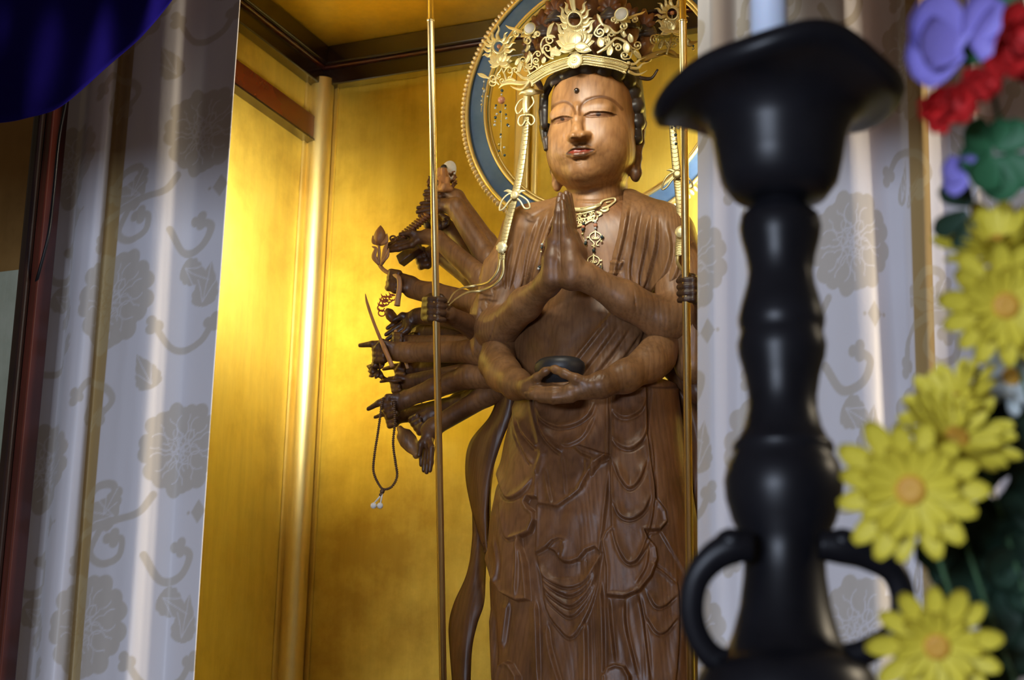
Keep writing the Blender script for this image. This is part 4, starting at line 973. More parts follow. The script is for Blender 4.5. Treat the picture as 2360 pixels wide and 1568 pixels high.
# ---------------------------------------------------------------- small heads above the brow
def small_head(x, y, t, k, hat=True, tint=(.85, .7, .6)):
    c = M(x, y, t); s = SDF(.006 * k)
    s.ell(c, (.024 * k, .022 * k, .030 * k)); s.ell(c + N * .010 * k - Z * .014 * k, (.017 * k, .016 * k, .016 * k))
    s.cone(c + N * .022 * k + Z * .006 * k, .003 * k, c + N * .028 * k - Z * .006 * k, .004 * k)
    s.cone(c - Z * .02 * k, .014 * k, c - Z * .034 * k - N * .012 * k, .014 * k)
    V, Fq = s.mesh(.0022)
    def rel(r):
        x0, y0 = proj(c + N * .022 * k)
        q = 1.0 * k
        r.line([(x0 - 14 * q, y0 - 2 * q), (x0 - 8 * q, y0 - 5 * q), (x0 - 3 * q, y0 - 3 * q)], 1.6, -1.5); r.line([(x0 + 4 * q, y0 - 4 * q), (x0 + 10 * q, y0 - 6 * q), (x0 + 16 * q, y0 - 3 * q)], 1.6, -1.5)
        r.line([(x0 - 6 * q, y0 + 13 * q), (x0, y0 + 12 * q), (x0 + 7 * q, y0 + 12 * q)], 1.5, -1.5)
    V = project_relief(V, Fq, rel)
    o = link_mesh('small_head', V, Fq, WOOD, parent=ST, tint=tint)
    def sub(name, VF, m_, tint=(1, 1, 1)):
        q = link_mesh(name, VF[0] - np.array(ST.location), VF[1], m_, tint=tint); q.parent = o; return q
    P = np.array([c + U * .026 * k * math.cos(a) + N * .024 * k * math.sin(a) + Z * (.015 - .006 * math.sin(a)) * k for a in np.linspace(0, 2 * math.pi, 24, False)])
    h1 = tube(P, .0065 * k, 8, closed=True); h2 = lathe([(.027 * k, -.006 * k), (.0275 * k, .008 * k), (.022 * k, .022 * k), (.012 * k, .032 * k), (.001, .036 * k)], c + Z * .015 * k - N * .004 * k, 20)
    sub('hair', join([h1, h2]), HAIRM, (2.2, 2.3, 2.6))
    if hat:
        ps = []
        for a, l_, w in ((125, .042, .011), (90, .05, .012), (55, .042, .011), (160, .03, .009), (20, .03, .009)):
            d = (U * math.cos(math.radians(a)) + Z * math.sin(math.radians(a)))
            b = c + Z * .030 * k + N * .012 * k
            ps.append(tube(crs(np.array([b, b + d * l_ * .55 * k + N * .004 * k, b + d * l_ * k]), 10), crs(np.array([[.004], [w], [.004]]), 10)[:, 0] * k, 10, .5))
        sub('leaf_hat', join(ps), WOOD, (.75, .52, .42))
for a in ((1252, 96, .045, 1.0), (1284, 62, .055, 1.0), (1408, 58, .06, 1.05), (1375, 96, .08, .8), (1488, 96, -.03, 1.0), (1452, 76, .03, .9), (1226, 128, .03, .8), (1322, 52, .10, .75), (1420, 0, .02, 1.1), (1362, 10, .02, 1.2)): small_head(*a, hat=a[3] != .75)
V, Fc = plate([(1298, 70), (1294, 30), (1297, 0), (1306, -30), (1324, -50), (1342, -30), (1352, 0), (1356, 30), (1352, 70)], .012, .05); o = link_mesh('mandorla', V, Fc, LIGHTWOOD, False, parent=ST, tint=(1.1, .82, .55)); bevel(o, .003)
# ---------------------------------------------------------------- halo ring behind the head
TH = -.26
def circ(pts):
    A = np.array([L(M(x, y, TH)) for x, y in pts]); u, z = A[:, 0], A[:, 2]
    S = np.linalg.lstsq(np.c_[2 * u, 2 * z, np.ones(len(u))], u * u + z * z, rcond=None)[0]
    return S[0], S[1], math.sqrt(S[2] + S[0] ** 2 + S[1] ** 2)
cu, cz, rin = circ([(1216, 35), (1180, 79), (1126, 210), (1123, 243), (1135, 337), (1185, 425), (1214, 452), (1590, 6), (1621, 35)])
ro = [np.hypot(*(L(M(x, y, TH))[[0, 2]] - np.array([cu, cz]))) for x, y in ((1180, 0), (1069, 250), (1163, 495))]; rout = float(np.mean(ro)); print('halo', rin, ro)
hc = Wd(cu, TH, cz)
HR = thing('halo_ring', hc - Z * rout, 'round blue halo with gilt rims and scalloped edge behind the crowned head', 'halo')
def ringmesh(prof, seg=200):
    V = []
    for j in range(seg):
        a = 2 * math.pi * j / seg; d = U * math.cos(a) + Z * math.sin(a)
        for r, n in prof: V.append(hc + d * r + N * n)
    k = len(prof); Fc = [(j * k + i, j * k + (i + 1) % k, ((j + 1) % seg) * k + (i + 1) % k, ((j + 1) % seg) * k + i) for j in range(seg) for i in range(k)]
    return np.array(V), Fc
r0, r1 = rin, rout - .022
V, Fc = ringmesh([(r0, -.014), (r1, -.014), (r1, .0), (r0, .0)]); o = link_mesh('blue_band', V, Fc, BLUE, False, parent=HR)
def circtube(r, rr, n): 
    return ringmesh([(r + rr * math.cos(a), n + rr * math.sin(a)) for a in np.linspace(0, 2 * math.pi, 10, False)])
V, Fc = join([circtube(r0, .0052, .004), circtube(r0 - .009, .0035, -.002)]); link_mesh('inner_rim', V, Fc, GOLDPIL, parent=HR)
V, Fc = circtube(r1 + .004, .0056, .004); link_mesh('outer_rim', V, Fc, GOLDPIL, parent=HR)
ps = []; nb = 190
for j in range(nb):
    a = 2 * math.pi * j / nb; d = U * math.cos(a) + Z * math.sin(a); tg = -U * math.sin(a) + Z * math.cos(a); c = hc + d * (r1 + .0165) - N * .002
    V, Fc = ball((0, 0, 0), 1.0, 8, 6); V = c + np.outer(V[:, 0], d) * .0085 + np.outer(V[:, 1], tg) * (math.pi * rout / nb * .92) + np.outer(V[:, 2], N) * .009; ps.append((V, Fc))
V, Fc = join(ps); link_mesh('scalloped_edge', V, Fc, gold_leaf('pale_gilt', (.85, .68, .40), (.92, .78, .52), (.96, .86, .62), rough=.35, metal=.45), parent=HR)
V, Fc = ringmesh([(r0 - .006, -.03), (r0 - .006, -.024), (.0, -.024), (.0, -.03)], 4) if False else abox(cu - .02, cu + .02, TH - .16, TH - .014, cz - rout, cz - rout + .05); link_mesh('bracket', V, Fc, WOODD, False, parent=HR)

# ---------------------------------------------------------------- the openwork crown
CX = [1090, 1130, 1180, 1225, 1270, 1325, 1390, 1445, 1500, 1580, 1640]
CT = [-.03, .01, .055, .090, .118, .132, .122, .088, .02, -.06, -.10]
def tc(x, y=0): return float(np.interp(x, CX, CT)) + .0002 * max(0, 140 - y) * .3
CR = thing('crown', M(1325, 160, .0), 'openwork gilt crown of lotus, flames and scrolls on the dark hair', 'crown')
def st_(pts, r, n=26, e=0.0, flat=.5, seg=8):
    P = crs(np.array(pts, float), n); R = crs(np.array(r, float)[:, None], n)[:, 0] if np.ndim(r) else np.full(n, r)
    W_ = np.array([M(a, b, tc(a, b) + e) for a, b in P]); return tube(W_, np.maximum(R, .25) / 1000, seg, flat)
def spiral(cx, cy, r, a0, turns, w=2.0, e=0.0, lead=None, d=1):
    """volute ending in a bud; lead is where the stalk comes from"""
    n = 14; pts = [(cx + r * (1 - .72 * i / n) * math.cos(math.radians(a0) + d * turns * 2 * math.pi * i / n), cy + r * (1 - .72 * i / n) * math.sin(math.radians(a0) + d * turns * 2 * math.pi * i / n)) for i in range(n + 1)]
    pre = list(lead) if lead else []
    rad = [w] * len(pre) + list(np.linspace(w, w * .8, n + 1))
    c = pts[-1]; q = M(c[0], c[1], tc(*c) + e); B = ball(q, w * 1.5 / 1000, 8, 6)
    return join([st_(pre + pts, rad, 44, e), B])
def flame(x, y, ang, ln, w=4, bend=12, e=0.0):
    ux, uy = unit(ang); px, py = -uy, ux
    return st_([(x, y), (x + ux * ln * .35 + px * bend * .5, y + uy * ln * .35 + py * bend * .5), (x + ux * ln * .7 - px * bend * .15, y + uy * ln * .7 - py * bend * .15), (x + ux * ln + px * bend * .25, y + uy * ln + py * bend * .25)], [w, w * .8, w * .5, .3], 16, e, .4)
def leaf(x, y, ang, ln, w, e=0.0, bend=0):
    ux, uy = unit(ang); px, py = -uy, ux
    P = [(x, y), (x + ux * ln * .3 + px * bend * .5, y + uy * ln * .3 + py * bend * .5), (x + ux * ln * .65 + px * bend, y + uy * ln * .65 + py * bend), (x + ux * ln + px * bend * .4, y + uy * ln + py * bend * .4)]
    body = st_(P, [w * .5, w, w * .95, .4], 16, e, .2, 10)
    veins = [st_([(x + px * o * w * .3, y + py * o * w * .3), (x + ux * ln * .5 + px * (o * w * .55 + bend * .8), y + uy * ln * .5 + py * (o * w * .55 + bend * .8)), (x + ux * ln * .88 + px * bend * .6, y + uy * ln * .88 + py * bend * .6)], .55, 10, e + w * .00024) for o in (-1, 0, 1)]
    return join([body] + veins)
def lotus(x, y, k, e=.004):
    ps = []
    for i, (a, ln, w) in enumerate(((166, 40, 11), (14, 40, 11), (146, 42, 12), (34, 42, 12), (126, 38, 12), (54, 38, 12), (108, 34, 12), (72, 34, 12), (90, 30, 14), (196, 34, 10), (-16, 34, 10), (182, 26, 9), (-2, 26, 9))):
        ps.append(leaf(x, y, a, ln * k, w * k, e + .0012 * i, 0))
    return join(ps)
def ringj(x, y, r, e=.004):
    n = 40; c = [(x + r * math.cos(q), y + r * 1.06 * math.sin(q)) for q in np.linspace(0, 2 * math.pi, n, False)]
    P = np.array([M(a, b, tc(x) + e) for a, b in c]); t1 = tube(P, .0027, 8, .7, closed=True)
    c2 = [(x + (r + 3.4) * math.cos(q), y + (r + 3.4) * 1.06 * math.sin(q)) for q in np.linspace(0, 2 * math.pi, 34, False)]
    return join([t1] + [ball(M(a, b, tc(x) + e + .001), .0014, 6, 4) for a, b in c2])
def part(name, VF, m_=BRASS, parent=None): return link_mesh(name, VF[0], VF[1], m_, parent=parent or CR)
def flamejewel(x, y, k, lot, skip=()):
    """ring of flames round a coral ball above a lotus"""
    ps = []
    for i, (a, ln, dx, dy) in enumerate(((92, 38, 0, -14), (70, 26, 6, -13), (112, 26, -6, -13), (48, 26, 12, -10), (134, 26, -12, -10), (30, 24, 16, -2), (152, 26, -16, -4), (14, 22, 17, 8), (166, 24, -17, 6), (178, 22, -17, 16))):
        if i in skip: continue
        ps.append(flame(x + dx * k, y + dy * k, a + (10 if a > 92 else -10 if a < 90 else 0), ln * k, 6.0 * k, (7 if a < 91 else -7) * k, .002))
    ps += [st_([(x - 17 * k, y + 4 * k), (x - 14 * k, y + 18 * k), (x, y + 22 * k), (x + 14 * k, y + 18 * k), (x + 17 * k, y + 4 * k)], [3 * k, 7 * k, 8 * k, 7 * k, 3 * k], 24, 0, .25)]
    part('flame_plate', join(ps)); part('jewel_ring', ringj(x, y, 13.5 * k))
    part('coral_ball', ball(M(x, y - 1, tc(x) + .004), .0052 * k, 14, 10), CORAL)
    part('pin', st_([(x, y + 12 * k), (x, y + 3)], .7, 6, .004))
    part('lotus', lotus(lot[0], lot[1], lot[2]))
# beaded head band
band = [(1222, 184), (1236, 175), (1256, 163), (1280, 153), (1304, 145), (1325, 141), (1348, 137), (1372, 140), (1398, 144), (1422, 149), (1446, 158)]
P = crs(np.array(band, float), 70)
def bandmesh(off0, off1, e, th=.003):
    T = np.gradient(P, axis=0); T /= np.linalg.norm(T, axis=1)[:, None]; nn = np.stack([-T[:, 1], T[:, 0]], 1)
    V = []
    for i in range(len(P)):
        a = P[i] + nn[i] * off0; b = P[i] + nn[i] * off1; t = tc(P[i][0]) + e
        V += [M(a[0], a[1], t), M(b[0], b[1], t), M(b[0], b[1], t - th), M(a[0], a[1], t - th)]
    Fc = [(4 * i + j, 4 * i + (j + 1) % 4, 4 * i + 4 + (j + 1) % 4, 4 * i + 4 + j) for i in range(len(P) - 1) for j in range(4)] + [(0, 1, 2, 3), (4 * len(P) - 1, 4 * len(P) - 2, 4 * len(P) - 3, 4 * len(P) - 4)]
    return np.array(V), Fc
ps = [bandmesh(-12, 12, -.0015)]
T = np.gradient(P, axis=0); T /= np.linalg.norm(T, axis=1)[:, None]; nn = np.stack([-T[:, 1], T[:, 0]], 1)
for off, r in ((-11, 1.5), (-6.5, 1.1), (0, 1.1), (11, 1.6), (6, .9)):
    ps.append(tube(np.array([M(*(P[i] + nn[i] * off), tc(P[i][0]) + .001) for i in range(len(P))]), r / 1000, 6, 1))
PP = crs(np.array(band, float), 88); T2 = np.gradient(PP, axis=0); T2 /= np.linalg.norm(T2, axis=1)[:, None]; n2 = np.stack([-T2[:, 1], T2[:, 0]], 1)
for i in range(88):
    for off, r in ((-11, 1.9), (11, 1.9), (-3.4, 1.5)):
        q = PP[i] + n2[i] * off; ps.append(ball(M(q[0], q[1], tc(PP[i][0]) + .002), r / 1000, 6, 4))
part('head_band', join(ps))
# clasps and flame tails at the ends of the band
part('band_clasp', join([st_([(1218, 174), (1226, 188), (1228, 198)], 4.2, 10, .003, .7), st_([(1222, 184), (1210, 200), (1200, 206), (1186, 203), (1176, 198)], [5, 4, 3.5, 2.5, .5], 20, .0, .5), st_([(1220, 182), (1206, 180), (1196, 172), (1188, 166)], [5, 4, 3, 1.5], 14, .0, .5),
    st_([(1216, 190), (1200, 192), (1178, 190), (1160, 194), (1149, 204)], [5, 6, 6, 5, .6], 24, .0, .4), st_([(1188, 186), (1176, 182), (1162, 188)], [2, 4, 1], 10, .003, .5)]))
part('band_clasp', join([st_([(1449, 143), (1444, 156), (1437, 168)], 4.5, 10, .003, .7), st_([(1452, 148), (1464, 147), (1474, 138), (1490, 131)], [5, 4, 2.8, .5], 16, .002, .5), st_([(1452, 156), (1470, 157), (1480, 148), (1496, 143)], [5, 4.5, 3, .5], 16, .002, .5), st_([(1448, 164), (1464, 171), (1478, 170), (1492, 162)], [4.5, 4, 3, .5], 16, .002, .5)]))
part('side_band', join([st_([(1474, 140), (1500, 130), (1530, 122), (1556, 128), (1572, 132)], [9, 10, 9, 8, 3], 24, -.01, .2), st_([(1514, 126), (1535, 117), (1552, 122), (1560, 132)], [2, 5, 5, 1], 16, -.004, .4)]), BRASSD)
# medallion
c = M(1325, 140, tc(1325) + .003)
V, Fc = lathe([(.0005, .0035), (.0035, .0045), (.0062, .0045), (.007, .003), (.010, .0035), (.0185, .0015), (.0192, 0), (.0185, -.002), (.0005, -.002)], c, 72, N, U, 1, 1, lambda r, h, th, i: (r * (1 + .02 * math.cos(24 * th) * (r > .015)), h + (.0007 * math.cos(24 * th) if .006 < r < .0188 else 0)))
part('medallion', (V, Fc)); part('medallion_eye', join([ball(c + N * .004 + (U * math.cos(a) + Z * math.sin(a)) * .0042, .0016, 8, 5) for a in np.linspace(0, 2 * math.pi, 8, False)] + [ball(c + N * .005, .0022, 8, 6)]))
# centre lotus and flame ring
part('lotus', lotus(1326, 106, 1.16)); part('calyx', st_([(1326, 122), (1326, 108), (1326, 100)], [16, 10, 6], 12, .002, .2))
ps = [st_([(1324, 26), (1320, 8), (1318, -14), (1322, -34)], [5, 7, 8, 2], 20, 0, .3)]
for x0, y0, a, ln, b in ((1310, 50, 150, 30, -10), (1306, 42, 118, 32, -10), (1312, 30, 110, 28, -8), (1338, 30, 66, 30, 10), (1342, 42, 50, 30, 10), (1340, 52, 25, 28, 10), (1308, 62, 160, 20, -8), (1342, 62, 30, 34, 8), (1300, 78, 125, 32, -8), (1352, 76, 60, 34, 10)): ps.append(flame(x0, y0, a, ln, 6.5, b * .8, 0))
ps.append(st_([(1303, 46), (1306, 66), (1324, 76), (1343, 66), (1346, 46)], [4, 9, 12, 9, 4], 26, -.001, .2)); part('flame_plate', join(ps)); part('jewel_ring', ringj(1324, 44, 16)); part('calyx', st_([(1306, 66), (1324, 74), (1342, 66)], [8, 12, 8], 14, 0, .25))
# wings with flame jewels
flamejewel(1150, 108, 1.0, (1153, 147, .72))
flamejewel(1549, 31, 1.0, (1548, 72, .78))
def scrolls(lst, e=0.0):
    ps = []
    for q in lst: ps.append(spiral(*q[:5], w=q[5] if len(q) > 5 else 2.1, e=e, lead=q[6] if len(q) > 6 else None, d=q[7] if len(q) > 7 else 1))
    return join(ps)
part('scroll_work', join([scrolls([(1137, 180, 10, 60, 1.1, 2, [(1160, 150), (1152, 165), (1146, 172)]), (1174, 163, 9, 200, 1.1, 2, [(1158, 152), (1160, 168)]), (1158, 186, 8, 0, 1.2, 2, [(1160, 160)]), (1188, 162, 8, 160, 1.2, 2, [(1172, 190), (1180, 172)]), (1176, 180, 7, 0, 1.1, 1.8), (1134, 190, 11, -60, 1.0, 1.8, [(1150, 196)]), (1150, 176, 6, 90, 1.2, 1.6)]),
    leaf(1122, 178, 158, 24, 5), st_([(1155, 150), (1162, 168), (1168, 186)], [3, 2.6, 2], 12), leaf(1188, 150, 60, 20, 6), st_([(1128, 180), (1112, 176), (1104, 172)], [2.4, 3.4, .6], 10)]))
part('scroll_work', join([scrolls([(1236, 140, 9, 60, 1.2, 2.1, [(1250, 150), (1242, 156)]), (1222, 152, 8, 0, 1.2, 2, [(1232, 168), (1238, 158)]), (1262, 112, 12, 120, 1.2, 2.3, [(1276, 136), (1262, 130), (1252, 118)]), (1240, 125, 8, 200, 1.0, 2, [(1225, 150), (1226, 132)]), (1268, 92, 12, -30, 1.3, 2.3, [(1252, 124), (1246, 104), (1256, 86)], -1), (1206, 138, 9, 90, 1.1, 2, [(1214, 158), (1204, 150)]), (1212, 158, 9, -90, 1.0, 2, [(1222, 172)])]),
    leaf(1262, 84, 62, 36, 6, 0, -4), leaf(1272, 132, 70, 28, 8, .002), leaf(1252, 146, 80, 16, 6), leaf(1212, 146, 80, 30, 7, .001, 6), leaf(1292, 126, 150, 30, 9, .002), leaf(1196, 166, 80, 26, 6)]))
part('scroll_work', join([scrolls([(1382, 74, 12, 180, 1.4, 2.5, [(1418, 82), (1400, 66), (1384, 56)], -1), (1396, 92, 12, 200, 1.3, 2.5, [(1376, 122), (1398, 112), (1408, 96)], -1), (1424, 110, 10, 200, 1.2, 2.4, [(1400, 116), (1412, 98)]), (1440, 127, 10, 60, 1.3, 2.3, [(1458, 116), (1452, 134)]), (1468, 104, 11, 140, 1.3, 2.3, [(1420, 88), (1440, 94), (1456, 110)], -1), (1408, 78, 9, -120, 1.0, 2, [(1398, 100)])]),
    st_([(1376, 122), (1392, 112), (1408, 98), (1420, 88), (1436, 94), (1450, 108), (1458, 120), (1472, 134)], [3, 3.4, 3.4, 3.2, 3, 3, 2.6, 1], 44, .001), st_([(1436, 66), (1420, 76), (1402, 62), (1388, 56), (1380, 40), (1376, 32)], [2, 3.2, 3, 3.4, 4.4, .8], 30, .001, .4),
    leaf(1388, 108, 110, 24, 9, .002), leaf(1446, 122, 100, 28, 9, .002), leaf(1404, 128, 80, 24, 8, .002), leaf(1456, 98, 105, 22, 7, .002), leaf(1462, 118, -50, 26, 6, .002), leaf(1396, 76, 80, 18, 8, .002)]))
part('scroll_work', join([scrolls([(1510, 92, 12, 240, 1.3, 2.2, [(1530, 84), (1516, 80)], -1), (1530, 96, 9, 0, 1.2, 2, [(1542, 110), (1540, 100)]), (1552, 104, 8, 200, 1.2, 2, [(1548, 82), (1544, 96)]), (1562, 92, 9, 180, 1.1, 2)]), st_([(1549, 74), (1546, 90), (1540, 112), (1536, 126)], [3, 3.4, 3, 3], 16), leaf(1520, 112, 70, 24, 6), leaf(1544, 112, 120, 18, 5)]), BRASSD)
part('wing_tip', join([st_([(1580, 88), (1588, 100), (1600, 98), (1610, 94)], [4, 9, 5, .6], 16, -.01, .3)]), BRASSD)
# white discs on cloud scrolls
for x0, y0, r, s in ((1221, 66, 14, -1), (1432, 33, 16, 1)):
    P_ = M(x0, y0, tc(x0) + .004)
    V, Fc = lathe([(.0005, .001), (r / 1000 * .86, .001), (r / 1000 * .88, .0), (r / 1000 * .86, -.003), (.0005, -.003)], P_ + N * .002, 40, N, U); part('white_disc', (V, Fc), STONEW)
    P2 = np.array([P_ + (U * math.cos(a) + Z * math.sin(a)) * r / 1000 * .98 for a in np.linspace(0, 2 * math.pi, 40, False)]); part('disc_rim', tube(P2, .0025, 8, closed=True))
    part('cloud_scroll', join([scrolls([(x0 + s * 30, y0 + 12, 9, 200 if s > 0 else -20, 1.3, 2.6, [(x0 + s * 16, y0 + 6)], s), (x0 + s * 4, y0 + 27, 10, -100, 1.3, 2.8, [(x0 + s * 14, y0 + 14)], s), (x0 - s * 18, y0 + 13, 8, 60 if s > 0 else 120, 1.2, 2.6, [(x0 - s * 6, y0 + 18)], -s)]),
        st_([(x0 + s * 14, y0 + 10), (x0 + s * 32, y0 + 2), (x0 + s * 46, y0 - 2), (x0 + s * 56, y0 - 8)], [5, 4, 3.4, .6], 20, .0, .4), st_([(x0 - s * 2, y0 + 18), (x0 + s * 10, y0 + 14), (x0 + s * 20, y0 + 16)], [5, 6, 5], 12, -.001, .3), st_([(x0 + s * 2, y0 + 34), (x0 + s * 4, y0 + 44), (x0 + s * 10, y0 + 52)], [5, 6, 5], 12, -.006, .3)]))
# straps beside the face: engraved ribbon with bows and rosettes
def strap(pts, widths, t0, name='strap', m_=BRASS):
    P = crs(np.array(pts, float), 60); Wt = crs(np.array(widths, float)[:, None], 60)[:, 0]; t = crs(np.array(t0, float)[:, None], 60)[:, 0]
    C = np.array([M(a, b, q) for (a, b), q in zip(P, t)]); return tube(C, Wt / 1000, 10, .16)
def ribs(pts, widths, t0, n=46):
    P = crs(np.array(pts, float), n); Wt = crs(np.array(widths, float)[:, None], n)[:, 0]; t = crs(np.array(t0, float)[:, None], n)[:, 0]; T = np.gradient(P, axis=0); T /= np.linalg.norm(T, axis=1)[:, None]; ps = []
    for i in range(n):
        for s in (-1, 1):
            a = P[i]; b = P[i] + np.array([-T[i][1], T[i][0]]) * s * Wt[i] * .85 - T[i] * 3
            ps.append(tube(np.array([M(a[0], a[1], t[i] + .0018), M(b[0], b[1], t[i] + .0012)]), .0007, 5))
    return join(ps)
def bow(x, y, t, k):
    ps = [px_tube([(x, y, t), (x - 14 * k, y - 3, t + .003), (x - 30 * k, y + 12 * k, t + .004), (x - 36 * k, y + 34 * k, t), (x - 26 * k, y + 30 * k, t), (x - 14 * k, y + 14 * k, t), (x - 2, y + 3, t)], 2.3, 30, 8, .5), px_tube([(x, y, t), (x + 12 * k, y + 1, t + .003), (x + 28 * k, y + 12 * k, t + .004), (x + 34 * k, y + 28 * k, t), (x + 22 * k, y + 30 * k, t), (x + 12 * k, y + 14 * k, t), (x, y + 4, t)], 2.3, 30, 8, .5),
        lathe([(.0005, .002), (.005, .003), (.010 * k, .001), (.011 * k, -.001)], M(x, y, t) + N * .003, 20, N, U), px_tube([(x - 4, y - 3, t), (x - 16 * k, y - 10 * k, t), (x - 26 * k, y - 9 * k, t)], [5, 4, .6], 10, 8, .4), px_tube([(x + 4, y - 3, t), (x + 14 * k, y - 9 * k, t), (x + 24 * k, y - 10 * k, t)], [5, 4, .6], 10, 8, .4)]
    return join(ps)
S1 = [(1213, 268), (1209, 320), (1198, 400), (1186, 452), (1170, 515), (1158, 570), (1156, 600)]; W1 = [8, 9, 10, 10.5, 10.5, 10, 9]; T1 = [.06, .06, .065, .07, .07, .085, .09]
part('strap', join([strap(S1, W1, T1), ribs(S1, W1, T1)]), BRASSD); part('bow', bow(1187, 450, .075, 1.0)); part('rosette', lathe([(.0005, .003), (.004, .0035), (.0135, .001), (.0145, -.001)], M(1156, 570, .094), 40, N, U, 1, 1, lambda r, h, th, i: (r * (1 + .06 * math.cos(9 * th)), h + .0007 * math.cos(18 * th) * (r > .005))))
part('strap_tail', join([px_tube([(1152, 598, .09), (1146, 626, .09), (1126, 650, .08), (1096, 658, .06), (1066, 664, .08), (1046, 676, .12), (1032, 698, .15)], [4, 4, 3.6, 3.4, 3.2, 3, 2], 60, 8, .45), px_tube([(1160, 598, .09), (1158, 632, .09), (1140, 656, .085), (1108, 670, .07), (1078, 674, .09), (1052, 688, .12), (1034, 704, .15)], [4, 4, 3.6, 3.4, 3.2, 3, 2], 60, 8, .45)]), BRASSD)
part('strap_clip', join([px_tube([(1196, 218, .06), (1206, 212, .065), (1220, 212, .065), (1234, 212, .06), (1256, 212, .03)], [1.5, 6, 9, 7, 4], 20, 10, .8), px_tube([(1212, 220, .06), (1210, 240, .062), (1212, 262, .06)], [6, 7, 6], 12, 10, .4), px_tube([(1208, 226, .06), (1196, 234, .06), (1188, 250, .06), (1194, 262, .06), (1206, 248, .06)], 2.0, 24, 8, .6), px_tube([(1226, 222, .06), (1230, 236, .06), (1220, 250, .06), (1210, 262, .06)], 2.2, 20, 8, .6),
    px_tube([(1212, 264, .064), (1198, 268, .066), (1194, 282, .066), (1202, 290, .066), (1212, 276, .066)], 2.1, 20, 8, .6), px_tube([(1212, 264, .064), (1226, 266, .066), (1232, 278, .066), (1224, 288, .066), (1214, 276, .066)], 2.1, 20, 8, .6)]))
S2 = [(1548, 262), (1553, 330), (1560, 400), (1566, 450), (1570, 515), (1566, 560), (1564, 590)]; T3 = [.0, .0, .01, .02, .02, .05, .06]
part('strap', join([strap(S2, W1, T3), ribs(S2, W1, T3)]), BRASSD); part('bow', bow(1562, 402, .02, 1.0), BRASSD); part('rosette', lathe([(.0005, .003), (.004, .0035), (.0135, .001), (.0145, -.001)], M(1569, 534, .05), 40, N, U), BRASS)
part('strap_tail', px_tube([(1562, 590, .06), (1562, 606, .07), (1572, 622, .10), (1582, 634, .13)], [4, 4, 3.5, 2], 24, 8, .45), BRASSD)
part('hair_spike', px_tube([(1252, 212, .0), (1240, 190, .02), (1232, 186, .02)], [5, 8, 5], 10, 8, .4), WOODD); part('hair_spike', px_tube([(1470, 178, -.01), (1492, 182, -.02), (1504, 178, -.02), (1516, 160, -.02)], [5, 5, 4, 3], 16, 8, .6), WOODD)
# bead pendants
bead0 = {}
def bead(x, y, t, r, m_, par):
    if m_.name not in bead0:
        V, Fc = ball((0, 0, 0), 1.0, 10, 7); bead0[m_.name] = link_mesh('bead', V, Fc, m_); ob = bead0[m_.name]
    else: ob = bead0[m_.name].copy(); COL.objects.link(ob)
    ob.parent = par; ob.scale = (r / 1000,) * 3; ob.location = (M(x, y, t) - np.array(par['o'])).tolist(); return ob
def pendant(pts, t, beads, owner):
    V, Fc = tube(np.array([M(a, b, t) for a, b in pts]), .0008, 5); w_ = link_mesh('pendant_wire', V, Fc, BRASSD, parent=owner); w_['o'] = [float(v) for v in owner.location]
    for x, y, r, k in beads: bead(x, y, t, r, {'d': DARKBEAD, 'p': PALEBEAD, 'c': CORAL, 'b': BRASSD}[k], w_)
    del w_['o']
pendant([(1116, 182), (1114, 210), (1111, 240), (1109, 258)], .0, [(1116, 188, 3, 'p'), (1114, 204, 3.5, 'b'), (1117, 210, 4, 'p'), (1112, 222, 3, 'b'), (1110, 232, 2.5, 'p'), (1110, 241, 3, 'b'), (1124, 222, 2.5, 'p')], CR)
pendant([(1156, 200), (1156, 260), (1155, 300), (1154, 345), (1158, 362)], .03, [(1157, 209, 4, 'd'), (1156, 218, 2.5, 'p'), (1156, 231, 9.5, 'c'), (1143, 243, 3, 'd'), (1165, 243, 3, 'd'), (1142, 249, 3, 'p'), (1165, 250, 2.5, 'p'), (1153, 258, 3, 'd'), (1145, 263, 3, 'p'), (1142, 271, 4, 'd'), (1166, 264, 3, 'd'), (1167, 273, 3, 'p'), (1141, 280, 2.5, 'p'), (1140, 288, 3.5, 'p'), (1170, 288, 3.5, 'd'), (1173, 291, 2.5, 'p'), (1154, 279, 2, 'b'), (1154, 310, 3, 'd'), (1154, 316, 3, 'p'), (1150, 333, 3.5, 'b'), (1162, 340, 3, 'p'), (1150, 348, 3, 'd'), (1163, 358, 3.5, 'd'), (1149, 360, 2.5, 'b')], CR)
pendant([(1598, 104), (1598, 116)], -.04, [(1598, 106, 3, 'd'), (1598, 113, 3.5, 'b')], CR)
pendant([(1553, 272), (1556, 300), (1558, 332)], .03, [(1550, 276, 4, 'd'), (1558, 280, 3.5, 'p'), (1548, 284, 3, 'b'), (1563, 284, 3, 'd'), (1556, 290, 4, 'd'), (1549, 294, 3, 'd'), (1563, 295, 3, 'p'), (1555, 301, 3, 'b'), (1557, 311, 4, 'd'), (1558, 318, 2.5, 'p'), (1558, 332, 3.5, 'd')], CR)
